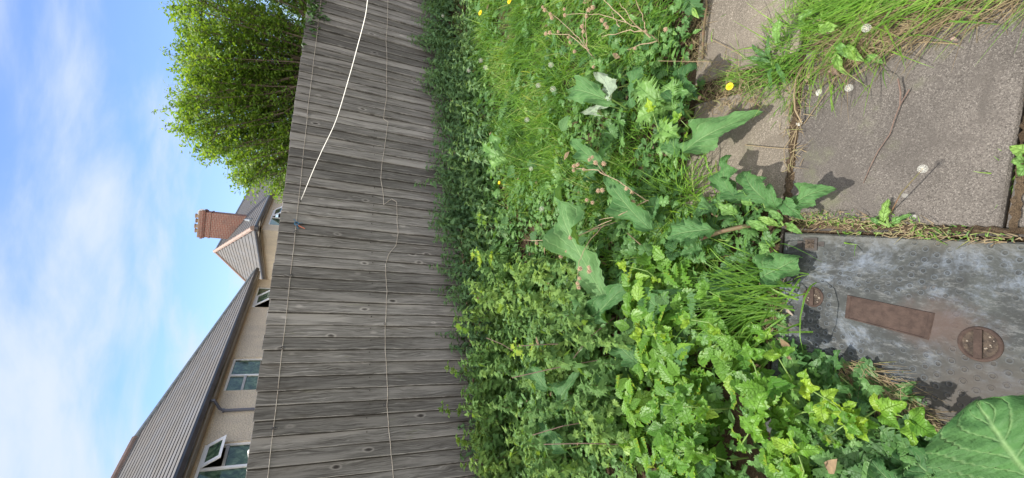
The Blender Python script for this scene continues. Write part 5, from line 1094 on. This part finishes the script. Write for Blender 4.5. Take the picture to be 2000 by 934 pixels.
# label plate with raised rim
lb = [G(1657, 577, pr), G(1824, 612, pr), G(1812, 663, pr), G(1652, 621, pr)]; cL = sum(lb) / 4
b = MB(); ring_o = [p + (p - cL) * .03 for p in lb]; ring_i = [cL + (p - cL) * .93 for p in lb]; z = lambda p, h: (p[0], p[1], pr + h)
k1 = [b.vert(z(p, 0)) for p in ring_o]; k2 = [b.vert(z(cL + (p - cL) * .99, .0028)) for p in lb]; k3 = [b.vert(z(ring_i[i], .0028)) for i in range(4)]; k4 = [b.vert(z(cL + (p - cL) * .90, .0008)) for p in lb]
for A, B_ in ((k1, k2), (k2, k3), (k3, k4)):
    for i in range(4): b.face((A[i], A[(i+1) % 4], B_[(i+1) % 4], B_[i]))
b.face(k4); b.build('label_plate', M['rust'], cv, loc=ci)
for (x, y, rr_k, aa) in ((1588, 580, .031, 1.75), (1914, 672, .040, 1.75)):
    c = G(x, y, pr); b = MB(); b.lathe((c[0], c[1], pr), [(rr_k * 1.12, .0), (rr_k * 1.1, .0018), (rr_k, .003), (rr_k * .93, .0025), (rr_k * .9, .0005)], 28); ko = b.build('keyhole_cup', M['rust'], cv, True, loc=ci)
    b = MB(); b.lathe((c[0], c[1], pr), [(rr_k * .86, -.0002), (rr_k * .86, .0008)], 24); b.build('dirt_fill', M['dirt'], ko)
    M4 = Matrix.Translation((c[0], c[1], pr)) @ Matrix.Rotation(math.radians(4), 4, 'Z'); b = MB(); w_ = rr_k * .2; b.box((-rr_k * .9, -w_ + .003, .0015), (rr_k * .9, w_ + .003, .0045), M4); b.build('lifting_bar', M['rust'], ko)
    b = MB()
    for q in range(14):
        a = random.uniform(0, 6.28); d_ = rr_k * .75 * random.random() ** .5; px_, py_ = c[0] + math.cos(a) * d_, c[1] + math.sin(a) * d_ ; s_ = random.uniform(.0015, .0035)
        if abs(py_ - c[1] - .003) < w_ + .002: continue
        b.lathe((px_, py_, pr + .001), [(s_ * .4, 0), (s_, s_ * .4), (s_ * .5, s_)], 5)
    b.build('grit', M['pebble'], ko)
c = G(1583, 477, pr); b = MB(); M4 = Matrix.Translation((c[0], c[1], pr)) @ Matrix.Rotation(.05, 4, 'Z')
b.box((-.022, -.024, 0), (.022, .024, .003), M4); ho = b.build('hinge_socket', M['rustdark'], cv, loc=ci); b = MB(); b.box((-.015, -.014, .0032), (.015, .016, .0042), M4)
for q in range(18): b.lathe((c[0] + random.uniform(-.012, .012), c[1] + random.uniform(-.012, .012), pr + .0035), [(.001, 0), (.0026, .001), (.001, .003)], 5)
b.build('dirt_fill', M['dirt'], ho); 
for q_ in (((-.012, .026, 0), (.012, .045, .002)), ((-.008, -.046, 0), (.008, -.026, .0015))): b = MB(); b.box(*q_, M4); b.build('hinge_lug', M['rustdark'], ho)
# leaf litter: one curled dry leaf on the cover
dl = G(1543, 607, .01); t = thing_at('dry_leaf', dl, 'small curled grey dry leaf on the near corner of the metal cover', 'dry leaf'); mesh_from(t, [leaf_between(G(1532, 600, .008), G(1550, 617, .012), .012, seed=4, nv=8, nu=2)], 'leaf_blade', M['pebble'])
dl = G(1577, 150, .01); t = thing_at('dry_leaf', dl, 'pale brown dry leaf at the tufted slab corner', 'dry leaf'); mesh_from(t, [leaf_between(G(1585, 140, .015), G(1576, 163, .02), .016, seed=5, nv=8, nu=2)], 'leaf_blade', M['drystem'])
dl = G(1630, 130, .01); t = thing_at('dry_leaf', dl, 'pinkish shrivelled leaf beside the grey slab edge', 'dry leaf'); mesh_from(t, [leaf_between(G(1622, 130, .012), G(1640, 146, .016), .022, seed=6, nv=8, nu=2, wave=1)], 'leaf_blade', M['ridge'])
dl = G(1865, 78, .02); t = thing_at('dry_leaf', dl, 'small orange dry leaf on the edge of the long grass', 'dry leaf'); mesh_from(t, [leaf_between(G(1858, 74, .015), G(1870, 80, .02), .010, seed=7, nv=8, nu=2)], 'leaf_blade', M['ridge'])
